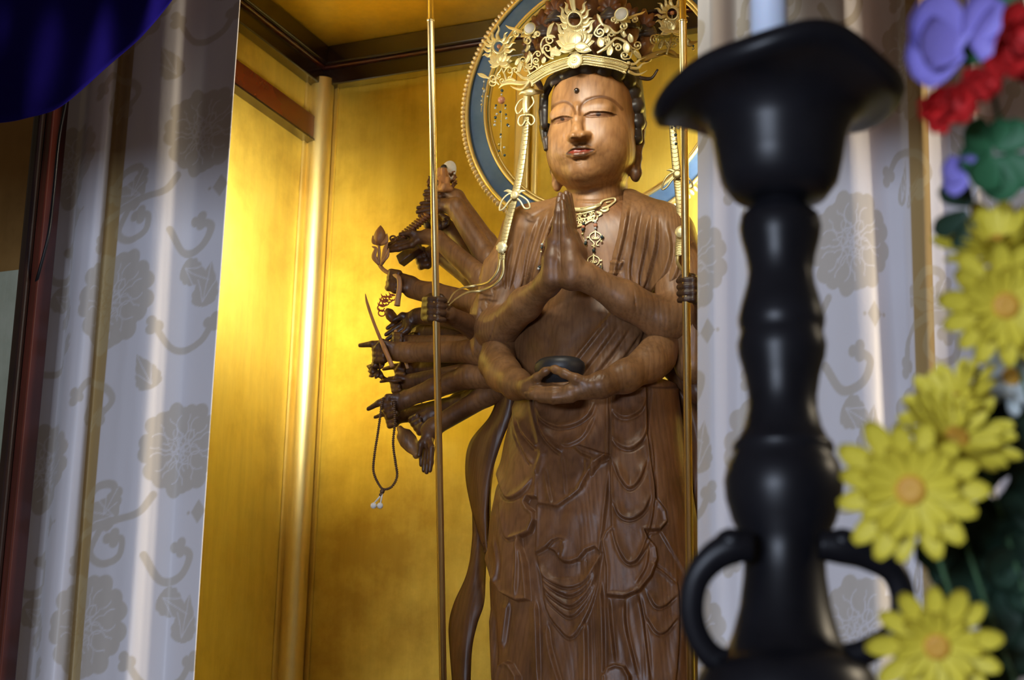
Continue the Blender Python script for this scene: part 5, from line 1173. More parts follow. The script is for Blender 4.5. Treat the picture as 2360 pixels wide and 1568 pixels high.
# ---------------------------------------------------------------- breast ornament
dg = bpy.context.evaluated_depsgraph_get
bvs = []
for o_ in ST.children:
    if o_.name.startswith(('body', 'robe')):
        me = o_.data; co = np.empty(len(me.vertices) * 3, np.float32); me.vertices.foreach_get('co', co); co = co.reshape(-1, 3) + np.array(ST.location)
        fi = np.empty(len(me.polygons) * 4, np.int32); me.polygons.foreach_get('vertices', fi); bvs.append((co, fi.reshape(-1, 4)))
cv = np.vstack([b[0] for b in bvs]); cf = np.vstack([bvs[0][1], bvs[1][1] + len(bvs[0][0])])
xx, yy = proj(cv); keep = (xx > 1200) & (xx < 1480) & (yy > 430) & (yy < 680) & (L(cv)[:, 1] < .145)
fk = keep[cf].all(1); used = np.unique(cf[fk]); mp = np.full(len(cv), -1); mp[used] = np.arange(len(used))
BV = BVHTree.FromPolygons(cv[used].tolist(), mp[cf[fk]].tolist())
def chest(x, y, e=.003):
    d = ray(x, y); h = BV.ray_cast(Vector(CAM.tolist()), Vector(d.tolist()).normalized())
    if h[0] is None: return M(x, y, .07)
    return np.array(h[0]) + N * e
NK = thing('breast_ornament', chest(1370, 560), 'openwork gilt necklace with bead pendants on the bare chest', 'necklace')
def cs(pts, r, n=20, e=.003, flat=.5):
    P = crs(np.array(pts, float), n); R = crs(np.array(r, float)[:, None], n)[:, 0] if np.ndim(r) else np.full(n, r)
    return tube(np.array([chest(a, b, e) for a, b in P]), np.maximum(R, .3) / 1000, 8, flat)
def csp(cx, cy, r, a0, d=1, w=1.5, lead=()):
    n = 10; return cs(list(lead) + [(cx + r * (1 - .7 * i / n) * math.cos(a0 + d * 7.5 * i / n), cy + r * (1 - .7 * i / n) * math.sin(a0 + d * 7.5 * i / n)) for i in range(n + 1)], w, 26)
ps = [cs([(1322, 484), (1345, 484), (1366, 480), (1384, 472)], [5, 6, 5.5, 4]), cs([(1384, 472), (1390, 464), (1402, 460), (1416, 458), (1419, 464), (1410, 472), (1400, 478), (1388, 482)], [3, 3, 2.5, 2.5, 2.5, 3, 3.5, 3], 30), cs([(1398, 468), (1408, 466)], 2, 8), cs([(1400, 476), (1402, 484), (1392, 488), (1384, 484)], [2, 3.5, 3.5, 2]), cs([(1376, 490), (1386, 494), (1380, 500)], [3, 4, 1]),
      cs([(1330, 496), (1350, 492), (1372, 486)], 2.2), cs([(1330, 510), (1352, 504), (1374, 498)], 2.2), cs([(1330, 524), (1346, 519), (1360, 511), (1374, 508)], [3, 3, 2.5, 2]), cs([(1366, 512), (1376, 508), (1378, 498)], 2)]
for i, (a, b) in enumerate(((1338, 497), (1350, 495), (1362, 493), (1336, 505), (1346, 507), (1358, 503), (1368, 503), (1338, 514), (1348, 514), (1360, 508), (1368, 494))): ps.append(csp(a, b, 5, i, 1 if i % 2 else -1))
for i in range(16): ps.append(ball(chest(1340 + i * 2.8, 482 - i * .55, .0065), .0013, 6, 4))
part('collar_plate', join(ps), BRASS, NK)
def cross(x, y, k=1.0):
    ps = [cs([(x, y - 14 * k), (x + 12 * k, y - 6 * k), (x + 12 * k, y + 4 * k), (x + 4 * k, y + 12 * k), (x + 3, y + 18 * k), (x + 9 * k, y + 19 * k)], 1.6, 26), cs([(x, y - 14 * k), (x - 12 * k, y - 6 * k), (x - 12 * k, y + 4 * k), (x - 4 * k, y + 12 * k), (x - 3, y + 18 * k), (x - 9 * k, y + 19 * k)], 1.6, 26), cs([(x, y - 18 * k), (x, y - 4 * k), (x, y + 6 * k)], [1.5, 2.6, 1.2], 10), cs([(x + 12 * k, y), (x + 20 * k, y - 2)], [2, 3], 6), cs([(x - 12 * k, y), (x - 20 * k, y + 1)], [2, 3], 6), csp(x + 5, y + 2, 3.4, 2, 1, 1.1), csp(x - 5, y + 2, 3.4, 1, -1, 1.1)]
    part('pendant_cross', join(ps), BRASS, NK)
cross(1373, 548); cross(1369, 603)
def cp(pts, beads):
    V, Fc = tube(np.array([chest(a, b) for a, b in pts]), .0008, 5); w_ = link_mesh('pendant_wire', V, Fc, BRASSD, parent=NK); w_['o'] = [float(v) for v in NK.location]
    for x, y, r, k in beads:
        ob = bead(x, y, 0, r, {'d': DARKBEAD, 'p': PALEBEAD, 'c': CORAL, 'b': BRASS}[k], w_); ob.location = (chest(x, y, .005) - np.array(NK.location)).tolist()
    del w_['o']
cp([(1374, 512), (1374, 534)], [(1374, 514, 3.4, 'p'), (1374, 521, 4.6, 'c'), (1374, 528, 3.4, 'p')]); cp([(1347, 518), (1345, 548), (1352, 566), (1351, 576)], [(1347, 518, 4, 'd'), (1346, 525, 4.4, 'c'), (1345, 531, 4, 'd'), (1344, 541, 3, 'b'), (1352, 557, 3.4, 'p'), (1351, 563, 4, 'd'), (1350, 573, 3, 'b'), (1350, 577, 2.6, 'd')])
cp([(1389, 545), (1388, 560)], [(1389, 548, 4.2, 'd'), (1388, 558, 3, 'b')]); cp([(1371, 568), (1370, 584)], [(1371, 571, 3.4, 'b'), (1370, 579, 4.4, 'd')]); cp([(1388, 606), (1387, 630)], [(1387, 612, 3.2, 'b'), (1387, 619, 4.2, 'd'), (1390, 630, 3, 'b')]); cp([(1352, 600), (1352, 612)], [(1352, 602, 3.2, 'b'), (1352, 610, 3.4, 'd')])
cp([(1272, 522), (1250, 565), (1249, 583)], [(1251, 565, 3.4, 'p'), (1250, 572, 3, 'd'), (1249, 582, 2.6, 'b')]); cp([(1256, 602), (1243, 620)], [(1254, 604, 2.6, 'b'), (1245, 617, 3.2, 'd'), (1243, 621, 3.4, 'p')])
# ================================================================== CURTAINS
TW, THh, SC = 420, 720, 2.0
gy, gx = np.mgrid[0:THh:SC, 0:TW:SC]
def tile():
    Mm = np.zeros(gx.shape)          # motif weight, -1 marks fine outlines
    Ln = np.zeros(gx.shape)
    def wrapd(fn):
        best = None
        for ox in (-TW, 0, TW):
            for oy in (-THh, 0, THh):
                d = fn(gx + ox, gy + oy); best = d if best is None else np.minimum(best, d)
        return best
    def add(d, soft=1.5): nonlocal Mm; Mm = np.maximum(Mm, sstep(.5 - d / (2 * soft)))
    def lineadd(d, w): nonlocal Ln; Ln = np.maximum(Ln, sstep(.5 + (w - d) / 2.0))
    def blob(cx, cy, r, n, a=0, amp=.14):
        def f(X, Y):
            q = np.hypot(X - cx, Y - cy); t = np.arctan2(Y - cy, X - cx); return q - r * (1 + amp * np.abs(np.cos(n * t / 2 + a)) - amp * .5)
        return f
    def peony(cx, cy, R):
        for i in range(9):
            a = i * 2 * math.pi / 9 + .3; add(wrapd(blob(cx + R * .62 * math.cos(a), cy + R * .62 * math.sin(a), R * .36, 5, a, .22)))
        add(wrapd(blob(cx, cy, R * .62, 8)))
        for ring, nn, rr in ((.62, 9, .36), (.36, 6, .26), (.14, 4, .15)):
            for i in range(nn):
                a = i * 2 * math.pi / nn + .3 + ring; f = blob(cx + R * ring * math.cos(a), cy + R * ring * math.sin(a), R * rr, 5, a, .22)
                g = lambda X, Y, f=f: np.abs(f(X, Y))
                d = wrapd(g); inner = wrapd(lambda X, Y: np.hypot(X - cx, Y - cy)) < R * (ring + .12)
                lineadd(np.where(inner, d, 99), 1.3)
    def vine(pts, w, ends=(1, 1)):
        P = crs(np.array(pts, float), 40); add(wrapd(lambda X, Y: dpoly(X, Y, P)[0] - w))
        for k, e in ((0, ends[0]), (-1, ends[1])):
            if e:
                x0, y0 = P[k]
                for a in (0, 2.1, 4.2): add(wrapd(lambda X, Y, a=a: np.hypot(X - x0 - 11 * math.cos(a + k), Y - y0 - 11 * math.sin(a + k)) - 12))
    def leaf_(x, y, ang, ln, wd, serr=True):
        c, s = math.cos(math.radians(ang)), -math.sin(math.radians(ang))
        def f(X, Y):
            p = (X - x) * c + (Y - y) * s; q = -(X - x) * s + (Y - y) * c; u = np.clip(p / ln, 0, 1)
            h = wd * np.sin(math.pi * np.sqrt(u)) * (1 + (.12 * np.abs(np.sin(u * 16)) if serr else 0)); return np.where((p < 0) | (p > ln), 9, np.abs(q) - h)
        add(wrapd(f))
        for o in (-.5, 0, .5):
            lineadd(wrapd(lambda X, Y, o=o: dpoly(X, Y, np.array([(x + c * ln * .1, y + s * ln * .1), (x + c * ln * .45 - s * o * wd, y + s * ln * .45 + c * o * wd), (x + c * ln * (.95 if o == 0 else .6) - s * o * wd * 1.6, y + s * ln * (.95 if o == 0 else .6) + c * o * wd * 1.6)]))[0]), 1.2)
    peony(120, 560, 118); peony(330, 190, 104)
    vine([(60, 430), (70, 380), (120, 350), (190, 340), (240, 330), (270, 290)], 8, (1, 0)); vine([(150, 350), (128, 400), (160, 430), (200, 420), (206, 385), (180, 378)], 8, (0, 1))
    leaf_(190, 335, 160, 110, 34); leaf_(150, 330, 60, 70, 22); vine([(100, 300), (130, 260), (170, 262), (180, 290)], 9, (1, 1)); leaf_(60, 120, 75, 90, 14, False); leaf_(90, 130, 60, 70, 9, False)
    vine([(20, 60), (60, 20), (120, 30), (150, 70), (120, 100)], 8, (1, 1)); vine([(260, 420), (300, 470), (350, 460), (370, 420), (340, 400)], 9, (0, 1)); leaf_(300, 500, -30, 90, 30); leaf_(360, 600, 80, 100, 30)
    vine([(240, 640), (290, 690), (360, 680), (390, 640)], 8, (1, 1)); leaf_(250, 60, 120, 90, 28); add(wrapd(lambda X, Y: np.abs(X - 385) + np.abs(Y - 330) * .7 - 18)); add(wrapd(lambda X, Y: np.hypot(X - 410, Y - 330) - 4)); add(wrapd(lambda X, Y: np.hypot(X - 360, Y - 330) - 4))
    return Mm, Ln
TM, TL = tile()
def sample(A, s, y):
    i = (np.mod(y, THh) / SC).astype(int) % A.shape[0]; j = (np.mod(s, TW) / SC).astype(int) % A.shape[1]
    i2 = (i + 1) % A.shape[0]; j2 = (j + 1) % A.shape[1]; fy = np.mod(y, THh) / SC - np.floor(np.mod(y, THh) / SC); fx = np.mod(s, TW) / SC - np.floor(np.mod(s, TW) / SC)
    return (A[i, j] * (1 - fx) + A[i, j2] * fx) * (1 - fy) + (A[i2, j] * (1 - fx) + A[i2, j2] * fx) * fy
BG = np.array((.74, .73, .77)); MO = np.array((.57, .53, .48)); OC = np.array((.42, .29, .115)); OCM = np.array((.46, .35, .17))
CURT = mat('brocade', (.7, .7, .7), .42, 0, .35, 0, .25); t_ = NT(CURT); a_ = t_.n('ShaderNodeAttribute', attribute_name='weave'); t_.l(a_.outputs['Color'], t_.b.inputs['Base Color'])
wv_ = t_.n('ShaderNodeTexNoise', i_Scale=18.0, i_Detail=4.0); t_.l(t_.coords((1, 1, .5)), wv_.inputs['Vector']); t_.bump(wv_.outputs[0], .25, .006)
def curtain(name, keys, t0, sOff, yo, label, z0, z1, refy=800, seg=2.6, hz=.0028, sway=None):
    """keys: (picture x at the reference row, depth, cloth length so far, ochre 0/1) along the curtain"""
    K = np.array(keys, float); n = int((K[-1, 0] - K[0, 0]) / seg); xs = np.linspace(K[0, 0], K[-1, 0], n)
    pos = K[:, 0]; dep = np.interp(xs, pos, K[:, 1]); 
    # round the folds
    ker = np.hanning(13); ker /= ker.sum(); dep = np.convolve(np.pad(dep, 6, 'edge'), ker, 'valid')
    s = np.interp(xs, pos, K[:, 2]); oc = np.interp(xs, pos + np.arange(len(pos)) * 1e-6, K[:, 3])
    base = M(xs, np.full(n, refy), dep); bl = L(base)
    zs = np.arange(z0, z1, hz); nz = len(zs)
    u = np.tile(bl[:, 0], (nz, 1)); nn = np.tile(bl[:, 1], (nz, 1)); zz = np.tile(zs[:, None], (1, n))
    k = (zz - z0) / (z1 - z0)
    if sway is not None: du, dn = sway(u, zz, k, np.tile(s, (nz, 1))); u = u + du; nn = nn + dn
    V = Wd(u.ravel(), nn.ravel(), zz.ravel())
    i = np.arange(nz - 1)[:, None] * n; j = np.arange(n - 1)[None, :]
    Fq = np.stack([i + j, i + j + 1, i + n + j + 1, i + n + j], -1).reshape(-1, 4)
    S = np.tile(s, (nz, 1)).ravel() + sOff; Y = (z1 - zz.ravel()) * 1000 + yo
    m_ = sample(TM, S, Y); l_ = sample(TL, S, Y); m_ = (m_ * (1 - .85 * l_))[:, None]; o_ = sstep(np.tile(oc, (nz, 1)).ravel())[:, None] * 1.0
    c = (BG * (1 - m_) + MO * m_) * (1 - o_) + (OC * (1 - m_) + OCM * m_) * o_
    back = V - N * .0012; kk = len(V)
    o = link_mesh(name, V, Fq, CURT, tint=c, colname='weave')
    m = o.modifiers.new('thickness', 'SOLIDIFY'); m.thickness = .0022; m.offset = -1
    tag(o, label, 'curtain'); return recentre(o)
zt = 1.25; zbm = -1.1
def sw1(u, z, k, s): return (.004 * np.sin(s * .02 + z * 2), .007 * np.sin(s * .022 + 1.3 * z) + .003 * np.sin(s * .05 + z * 2.2))
curtain('curtain', [(46, .545, 0, 1), (53, .545, 8, 1), (56, .54, 14, 0), (100, .515, 50, 0), (146, .50, 105, 0), (150, .555, 150, 0), (160, .61, 175, 0), (185, .635, 210, 0), (212, .615, 245, 0), (217, .59, 258, 0), (218, .585, 260, 1), (234, .570, 290, 1), (252, .585, 312, 1), (253, .588, 314, 0), (290, .622, 358, 0), (330, .634, 405, 0), (352, .636, 428, 0), (428, .600, 512, 0), (440, .602, 524, 0), (499, .626, 585, 0)],
        .6, -185, 40, 'white brocade curtain with ochre stripes hanging left of the statue', zbm, zt, sway=sw1)
curtain('curtain', [(1608, .60, 0, 0), (1640, .615, 34, 0), (1700, .60, 100, 0), (1760, .62, 165, 0), (1830, .60, 240, 0), (1900, .615, 315, 0), (1960, .63, 385, 0), (2010, .63, 440, 0), (2060, .612, 500, 0), (2100, .605, 550, 0), (2112, .62, 580, 0), (2113, .622, 582, 1), (2140, .63, 610, 1), (2158, .62, 630, 1), (2159, .618, 632, 0), (2200, .60, 680, 0), (2260, .63, 745, 0), (2320, .60, 815, 0), (2400, .62, 900, 0), (2520, .60, 1030, 0)],
        .6, -60, 330, 'white brocade curtain hanging right of the statue, behind the black candlestick', zbm, zt, sway=sw1)
# ---------------------------------------------------------------- blue cloth swag nearest the ceiling
ex = [(-260, 300), (-120, 292), (0, 283), (60, 272), (130, 250), (200, 196), (262, 140), (330, 80), (378, 25), (440, -60), (520, -180)]
P = crs(np.array(ex, float), 90); rows = []
for r in range(60):
    k = r / 59
    for i, (a, b) in enumerate(P):
        yy = b - k * (b + 560) if True else 0
        rows.append(M(a - 40 * k, b * (1 - k) - 420 * k, 1.05 + .02 * math.sin(i * .07 + k * 4) * (1 - .3 * k) + .003 * math.sin(i * .33 - k * 9) + .05 * math.sin(math.pi * k)))
A = np.array(rows); n = len(P); i = np.arange(59)[:, None] * n; j = np.arange(n - 1)[None, :]
o = link_mesh('valance', A, np.stack([i + j, i + j + 1, i + n + j + 1, i + n + j], -1).reshape(-1, 4), BLUECLOTH); o.modifiers.new('thickness', 'SOLIDIFY').thickness = .003
recentre(tag(o, 'deep blue cloth swag hanging across the upper left corner', 'valance'))
single('cable', px_tube([(165, 120, .66), (155, 215, .66), (136, 320, .67), (124, 440, .66), (112, 540, .66), (92, 620, .65), (82, 655, .64)], 3.6, 60, 8), BRONZE, 'thin black cable hanging down in front of the left curtain', 'cable')
# ================================================================== FOREGROUND
DC = 1.75; k_ = DC / F
def FD(x, y, d=DC): return at_depth(x, y, d)
base = FD(1812, 1548)
# vertical axis: heights measured along world Z so that rows match the photograph
def zof(y):
    r = ray(1812, y); h = math.hypot(base[0], base[1]); s = h / math.hypot(r[0], r[1]); return CAM[2] + r[2] * s
CS = thing('candlestick', (base[0], base[1], zof(1700)), 'tall black bronze candlestick with flared bowl and looped handles in the foreground', 'candlestick')
px = k_ * .985
def lz(prof, **q): return lathe([(r * px, zof(y) - zof(1700)) for r, y in prof], np.array(CS.location), 64, **q)
R_ = np.array([1.0, 0, 0])
body_prof = [(10, 1720), (215, 1720), (222, 1690), (218, 1600), (205, 1560), (192, 1538), (160, 1522), (140, 1500), (124, 1460), (108, 1400), (98, 1330), (96, 1280), (104, 1240), (124, 1200), (139, 1150), (143, 1110), (134, 1070), (118, 1046), (123, 1036), (120, 1024), (108, 1012), (94, 985), (84, 945), (84, 910), (92, 865), (106, 820), (109, 795), (104, 776), (101, 764), (105, 752), (107, 736), (98, 700), (84, 655), (80, 628), (86, 590), (98, 550), (102, 524), (96, 498), (78, 484), (64, 474), (62, 448), (66, 436), (10, 430)]
V, Fc = lz(body_prof, a=R_); link_mesh('stem', V, Fc, BRONZE, parent=CS)
def warp(r, h, th, i):
    w = np.clip((r / px - 165) / 130, 0, 1) ** 1.3
    dz = (-.022 * (math.cos(th - .10)) ** 2 - .006 + .004 * math.cos(5 * th)) * w - .008 * math.cos(th - math.pi) * w
    return r * (1 + .03 * w * math.cos(4 * th)), h + dz
bowl = [(10, 468), (70, 470), (118, 452), (146, 418), (158, 372), (168, 318), (184, 276), (226, 236), (272, 214), (300, 198), (311, 178), (306, 160), (290, 150), (250, 160), (190, 190), (150, 240), (10, 260)]
zr = zof(1700)
V, Fc = lathe([(r * px, zof(y) - zr) for r, y in bowl], np.array(CS.location), 96, a=R_, warp=warp); link_mesh('drip_bowl', V, Fc, BRONZE, parent=CS)
for s, pts in ((-1, [(1735, 1262), (1690, 1262), (1640, 1290), (1604, 1340), (1594, 1410), (1612, 1475), (1650, 1520), (1705, 1530)]), (1, [(1888, 1258), (1940, 1262), (2000, 1280), (2060, 1320), (2082, 1390), (2060, 1460), (1990, 1505), (1930, 1520)])):
    V, Fc = tube(crs(np.array([FD(a, b, DC - .01) for a, b in pts]), 60), crs(np.array([[34], [40], [36], [31], [29], [29], [32], [34]]), 60)[:, 0] * k_, 16, .8, flatdir=-fw); link_mesh('handle', V, Fc, BRONZE, parent=CS)
    q = [(a, b) for a, b in pts[:3]]; V, Fc = ball(FD(1812 + s * 128, 1248, DC - .01), 38 * k_, 20, 12, (1, .8, .8)); link_mesh('handle_knob', V, Fc, BRONZE, parent=CS)
cb = FD(1788, 60); c0 = np.array([base[0] - .0085, base[1], zof(240)])
V, Fc = lathe([(47 * px, 0), (46 * px, .28), (44 * px, .283), (4 * px, .284)], c0, 40); single('candle', (V, Fc), WAX, 'thick white candle standing in the black bowl of the candlestick', 'candle')
# ---------------------------------------------------------------- artificial flowers
def petal_mat(name, c1, c2, rough=.6):
    m = noisy(name, c1, c2, rough, 25); b = m.node_tree.nodes['Principled BSDF']; b.inputs['Subsurface Weight'].default_value = .15; b.inputs['Subsurface Radius'].default_value = (.01, .01, .005); return m
YEL = petal_mat('yellow_petal', (.62, .52, .035), (.72, .62, .06)); ORC = petal_mat('orange_disc', (.55, .26, .03), (.66, .36, .04)); RED = petal_mat('red_petal', (.50, .012, .014), (.62, .02, .02)); PUR = petal_mat('purple_petal', (.24, .20, .62), (.32, .28, .78)); GRN = petal_mat('green_leaf', (.020, .11, .045), (.035, .16, .065)); DGRN = petal_mat('dark_green_leaf', (.012, .035, .022), (.02, .055, .03)); WHT = petal_mat('white_petal', (.55, .62, .62), (.68, .74, .74)); STM = petal_mat('stem_green', (.03, .09, .03), (.05, .13, .05))
def frame(nrm, roll=0):
    n = np.array(nrm, float); n /= np.linalg.norm(n); a = np.cross(Z, n); a /= np.linalg.norm(a); b = np.cross(n, a); c, s = math.cos(roll), math.sin(roll); return a * c + b * s, -a * s + b * c, n
def petalmesh(ln, w, cup=.15, notch=.0, n=9, m=5):
    V = []; 
    for i in range(n):
        u = i / (n - 1); hw = w * (.24 + .76 * math.sin(math.pi * min(u * .60 + .06, 1))) * (1 - (max(0, u - .72) / .28) ** 2 * .62)
        for j in range(m):
            v = j / (m - 1) * 2 - 1; V.append((ln * u - notch * ln * (1 - abs(v)) * (u > .95), hw * v, cup * ln * u * u * .6 + .18 * hw * v * v - .03 * ln * math.sin(3 * u)))
    Fc = [(i * m + j, i * m + j + 1, (i + 1) * m + j + 1, (i + 1) * m + j) for i in range(n - 1) for j in range(m - 1)]
    V = np.array(V); k = len(V); B = V - np.array([0, 0, w * .06]); rim = list(range(m)) + [i * m + m - 1 for i in range(1, n)] + [(n - 1) * m + j for j in range(m - 2, -1, -1)] + [i * m for i in range(n - 2, 0, -1)]
    return np.vstack([V, B]), Fc + [tuple(q + k for q in reversed(f)) for f in Fc] + [(rim[q], rim[(q + 1) % len(rim)], k + rim[(q + 1) % len(rim)], k + rim[q]) for q in range(len(rim))]
PM = {}
def proto(key, mat_, *a, **kw):
    if key not in PM:
        V, Fc = petalmesh(*a, **kw); me = link_mesh('petal', V, Fc, mat_); PM[key] = me.data; bpy.data.objects.remove(me)
    return PM[key]
def place(par, name, me, c, a, b, n, sc=1.0):
    o = bpy.data.objects.new(name, me); COL.objects.link(o); o.parent = par
    mm = Matrix.Identity(4)
    for i in range(3): mm[i][0], mm[i][1], mm[i][2], mm[i][3] = a[i] * sc, b[i] * sc, n[i] * sc, c[i] - par.location[i]
    o.matrix_basis = mm; return o
def daisy(x, y, Rpx, d, nrm, label, roll=0, npet=15, layers=2, mt='y', stem=True, group='artificial flowers in the bouquet', cup=.15):
    c = at_depth(x, y, d); R = Rpx * d / F; e1, e2, n_ = frame(nrm, roll)
    o = thing('artificial_daisy', c, label, 'flower', group)
    me = proto(mt, {'y': YEL, 'w': WHT}[mt], 1.0, .17, cup=.20)
    for L_ in range(layers):
        for i in range(npet):
            a = 2 * math.pi * (i + .5 * L_) / npet + rng.uniform(-.10, .10); el = cup + .26 * L_ + rng.uniform(-.16, .14)
            dr = (e1 * math.cos(a) + e2 * math.sin(a)); ax = dr * math.cos(el) + n_ * math.sin(el); nn = -dr * math.sin(el) + n_ * math.cos(el); bb = np.cross(nn, ax)
            place(o, 'petal', me, c + dr * R * .10, ax, bb, nn, R * (.96 if L_ == 0 else .66) * rng.uniform(.86, 1.06))
    V, Fc = lathe([(R * .20, 0), (R * .205, R * .05), (R * .15, R * .10), (R * .06, R * .085), (.0003, R * .075)], c + n_ * R * .02, 24, n_, e1); link_mesh('flower_disc', V, Fc, ORC, parent=o)
    if stem:
        end = c + np.array([.10, .06, -.30]) if y < 1200 else c + np.array([.08, .05, -.2]); V, Fc = tube(crs(np.array([c, c - n_ * .03, (c + end) / 2 - n_ * .03, end]), 20), .0018, 8); link_mesh('stem', V, Fc, STM, parent=o)
    return o
LF = -rt * .55 - fw * .8
D1 = 1.55
daisy(2100, 1130, 172, D1, -fw - rt * .35, 'large yellow daisy facing out beside the candlestick, lowest but one')
daisy(2160, 1490, 150, D1, -fw - rt * .25 - up * .1, 'lowest yellow daisy in the bottom right corner', .2, 13)
daisy(2205, 1010, 140, D1 + .04, -fw * .6 + rt * .2 + up * .6, 'yellow daisy turned upwards behind the largest one', .3)
daisy(2195, 930, 130, D1 + .08, -fw * .3 - rt * .5 + up * .55, 'yellow daisy seen edge-on above the largest one', .1, 13)
daisy(2318, 705, 150, D1 + .02, -fw - rt * .1, 'yellow daisy with orange eye at the right edge', .15)
daisy(2300, 565, 140, D1 + .06, -fw * .5 - rt * .2 + up * .8, 'bushy yellow flower below the green leaves', .4, 17, 3)
daisy(2330, 870, 110, D1 + .10, -fw + up * .4, 'pale white flower behind the yellow daisies', .4, 12, 2, 'w')
def blob_flower(name, x, y, d, pts, mat_, label, cat='flower', w=.5, group='artificial flowers in the bouquet'):
    o = thing(name, at_depth(x, y, d), label, cat, group)
    me = proto(mat_.name, mat_, 1.0, w, cup=.2)
    for (ang, ln, tilt, dx, dy) in pts:
        u1 = rt * math.cos(math.radians(ang)) + up * math.sin(math.radians(ang)); el = math.radians(tilt); ax = u1 * math.cos(el) - fw * math.sin(el); nn = -u1 * math.sin(el) - fw * math.cos(el); nn /= np.linalg.norm(nn); bb = np.cross(nn, ax)
        place(o, 'petal', me, at_depth(x + dx, y + dy, d), ax, bb, nn, ln * d / F)
    return o
# red carnation: a ruffled fan of petals
rp = []
for i in range(46):
    a = rng.uniform(150, 250) ; rp.append((rng.uniform(0, 360), rng.uniform(50, 78), rng.uniform(10, 70), 0, 0))
def ruff(cx0, cy0, cx1, cy1, n, w, lbl):
    o = thing('artificial_carnation', at_depth((cx0 + cx1) / 2, (cy0 + cy1) / 2, D1), lbl, 'flower', 'artificial flowers in the bouquet'); me = proto('red', RED, 1.0, .42, cup=.3, notch=.12)
    for i in range(n):
        k = i / (n - 1); x = cx0 + (cx1 - cx0) * k; y = cy0 + (cy1 - cy0) * k; ang = rng.uniform(0, 360); el = rng.uniform(.1, 1.2)
        u1 = rt * math.cos(ang) + up * math.sin(ang); ax = u1 * math.cos(el) - fw * math.sin(el); nn = -u1 * math.sin(el) - fw * math.cos(el); bb = np.cross(nn, ax)
        place(o, 'petal', me, at_depth(x + rng.uniform(-8, 8), y + rng.uniform(-8, 8), D1 + rng.uniform(-.01, .015)), ax, bb, nn, w * rng.uniform(.8, 1.1) * (.65 + .5 * math.sin(math.pi * min(1, k + .15))) * D1 / F)
    V, Fc = tube(np.array([at_depth(cx1, cy1 + 30, D1 + .02), at_depth(cx1 + 40, cy1 + 200, D1 + .04)]), .002, 8); link_mesh('stem', V, Fc, STM, parent=o)
ruff(2140, 262, 2290, 190, 46, 62, 'red carnation pointing down to the left, under the purple petals'); ruff(2320, 120, 2370, 90, 30, 95, 'red carnation cut by the right edge of the picture')
blob_flower('artificial_iris', 2215, 60, D1 + .02, [(150, 150, 10, 10, 40), (175, 120, 20, 0, 50), (60, 110, 20, 20, 30), (35, 130, 15, 30, 60), (-160, 130, -5, 0, 50), (20, 60, 40, 60, 60)], PUR, 'large purple flower at the top right')
blob_flower('artificial_iris', 2230, 400, D1 + .03, [(170, 66, 10, 0, 0), (110, 50, 30, 0, 0), (200, 60, 0, 0, 10)], PUR, 'small purple flower half hidden under the green leaves')
def leaves(x, y, d, pts, mat_, label, w=.3): return blob_flower('artificial_leaf_spray', x, y, d, pts, mat_, label, 'leaves', w, 'leaf sprays in the bouquet')
leaves(2290, 340, D1 + .03, [(150, 95, 20, 0, 0), (190, 90, 10, 0, 20), (90, 70, 20, 10, 0), (240, 100, 20, 0, 20), (280, 110, 10, 0, 20), (30, 90, 10, 0, 0), (-40, 100, 10, 20, 20)], GRN, 'bright green leaves below the red carnation', .42)
leaves(2250, 60, D1 + .05, [(80, 140, 10, 20, 40), (250, 80, 10, -10, 20), (60, 120, 0, 20, 30)], GRN, 'green leaves between the purple petals', .16)
leaves(2240, 470, D1 + .06, [(160, 90, 10, 0, 0), (210, 100, 10, -10, 20), (120, 70, 0, 0, 0), (240, 80, 0, 0, 40)], DGRN, 'dark leaf spray beside the small purple flower', .26)
pp = [(rng.uniform(90, 300), rng.uniform(110, 220), rng.uniform(-20, 30), rng.uniform(-60, 80), rng.uniform(-240, 240)) for _ in range(46)]
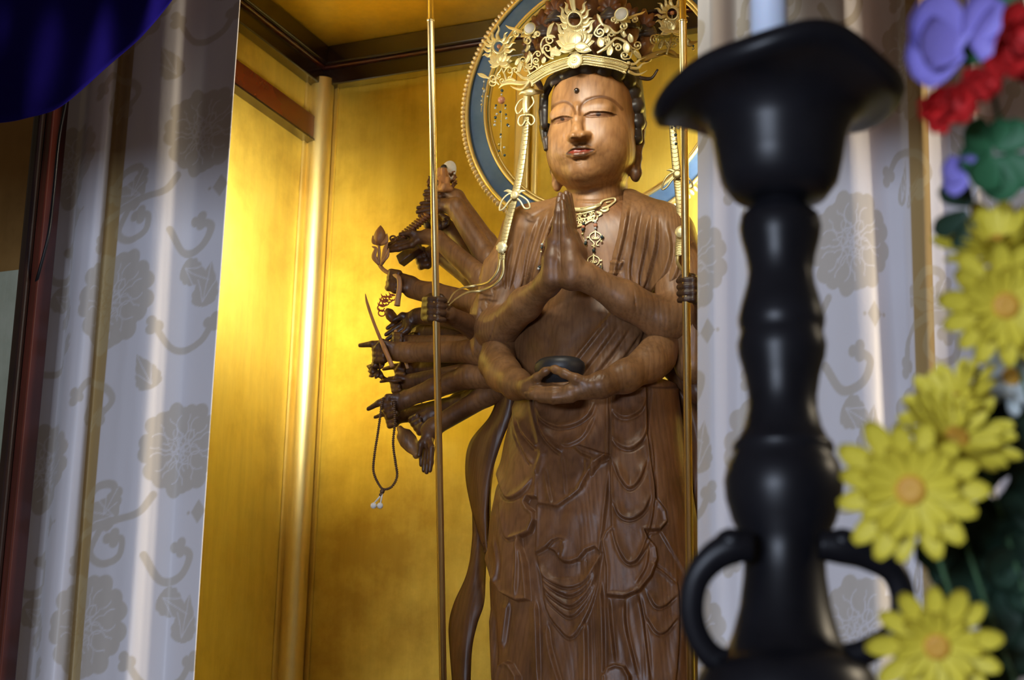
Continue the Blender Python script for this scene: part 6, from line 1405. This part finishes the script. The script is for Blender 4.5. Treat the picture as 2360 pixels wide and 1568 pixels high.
leaves(2330, 1280, D1 + .10, pp, DGRN, 'dense dark leaf spray behind the lower yellow daisies', .2)
pp = [(rng.uniform(60, 300), rng.uniform(90, 170), rng.uniform(-20, 30), rng.uniform(-40, 60), rng.uniform(-110, 120)) for _ in range(18)]
leaves(2350, 980, D1 + .14, pp, DGRN, 'dark leaves behind the pale white flower', .24)
# ================================================================== LIGHT
def area(name, loc, tgt, power, size, sy, col, spread=180):
    d = bpy.data.lights.new(name, 'AREA'); d.shape = 'RECTANGLE'; d.size = size; d.size_y = sy; d.energy = power; d.color = col; d.spread = math.radians(spread)
    o = bpy.data.objects.new(name, d); COL.objects.link(o); o.location = [float(q) for q in loc]
    o.rotation_euler = (Vector([float(q) for q in tgt]) - o.location).to_track_quat('-Z', 'Y').to_euler(); return o
WARM = (1.0, .95, .80); DAY = (.70, .80, 1.0)
# lamps hidden inside the alcove mouth, behind the curtains; ceiling and crown fills are added
zl = on_left(600, 560)[2]
area('lamp_left', Wd(UL + .34, .40, zl), Wd(UL, -.04, zl - .02), 5.6, .10, .30, WARM, 78)
area('fill_ceiling', Wd(UL + .2, .42, zl + .1), Wd(.1, -.15, CE), 1.5, .06, .3, WARM, 90)  # added uplight that brightens the gold ceiling
area('lamp_right', Wd(.58, .0, .40), Wd(.34, TB, .38), 12, .10, .4, WARM, 100)
area('lamp_top', M(1180, -330, .85), Wd(0, 0, -.1), 2.6, .25, .12, WARM, 130)
area('fill_crown', M(980, -300, .80), Wd(0, .05, .42), .75, .2, .1, WARM, 50)  # added spotlight that brightens the crown and face
# daylight through the temple doors behind the visitor
area('daylight', (-1.9, -2.4, 1.40), (0, 3.5, 2.1), 185, 1.7, .45, DAY)
area('fill_side', (3.0, 2.35, 3.3), Wd(-.6, .6, .5).tolist(), 220, .7, .7, (1, .84, .60))  # added warm side light raking the upper curtain folds
w = bpy.data.worlds.new('world'); scene.world = w; w.use_nodes = True
w.node_tree.nodes['Background'].inputs[0].default_value = (.72, .54, .34, 1); w.node_tree.nodes['Background'].inputs[1].default_value = .13
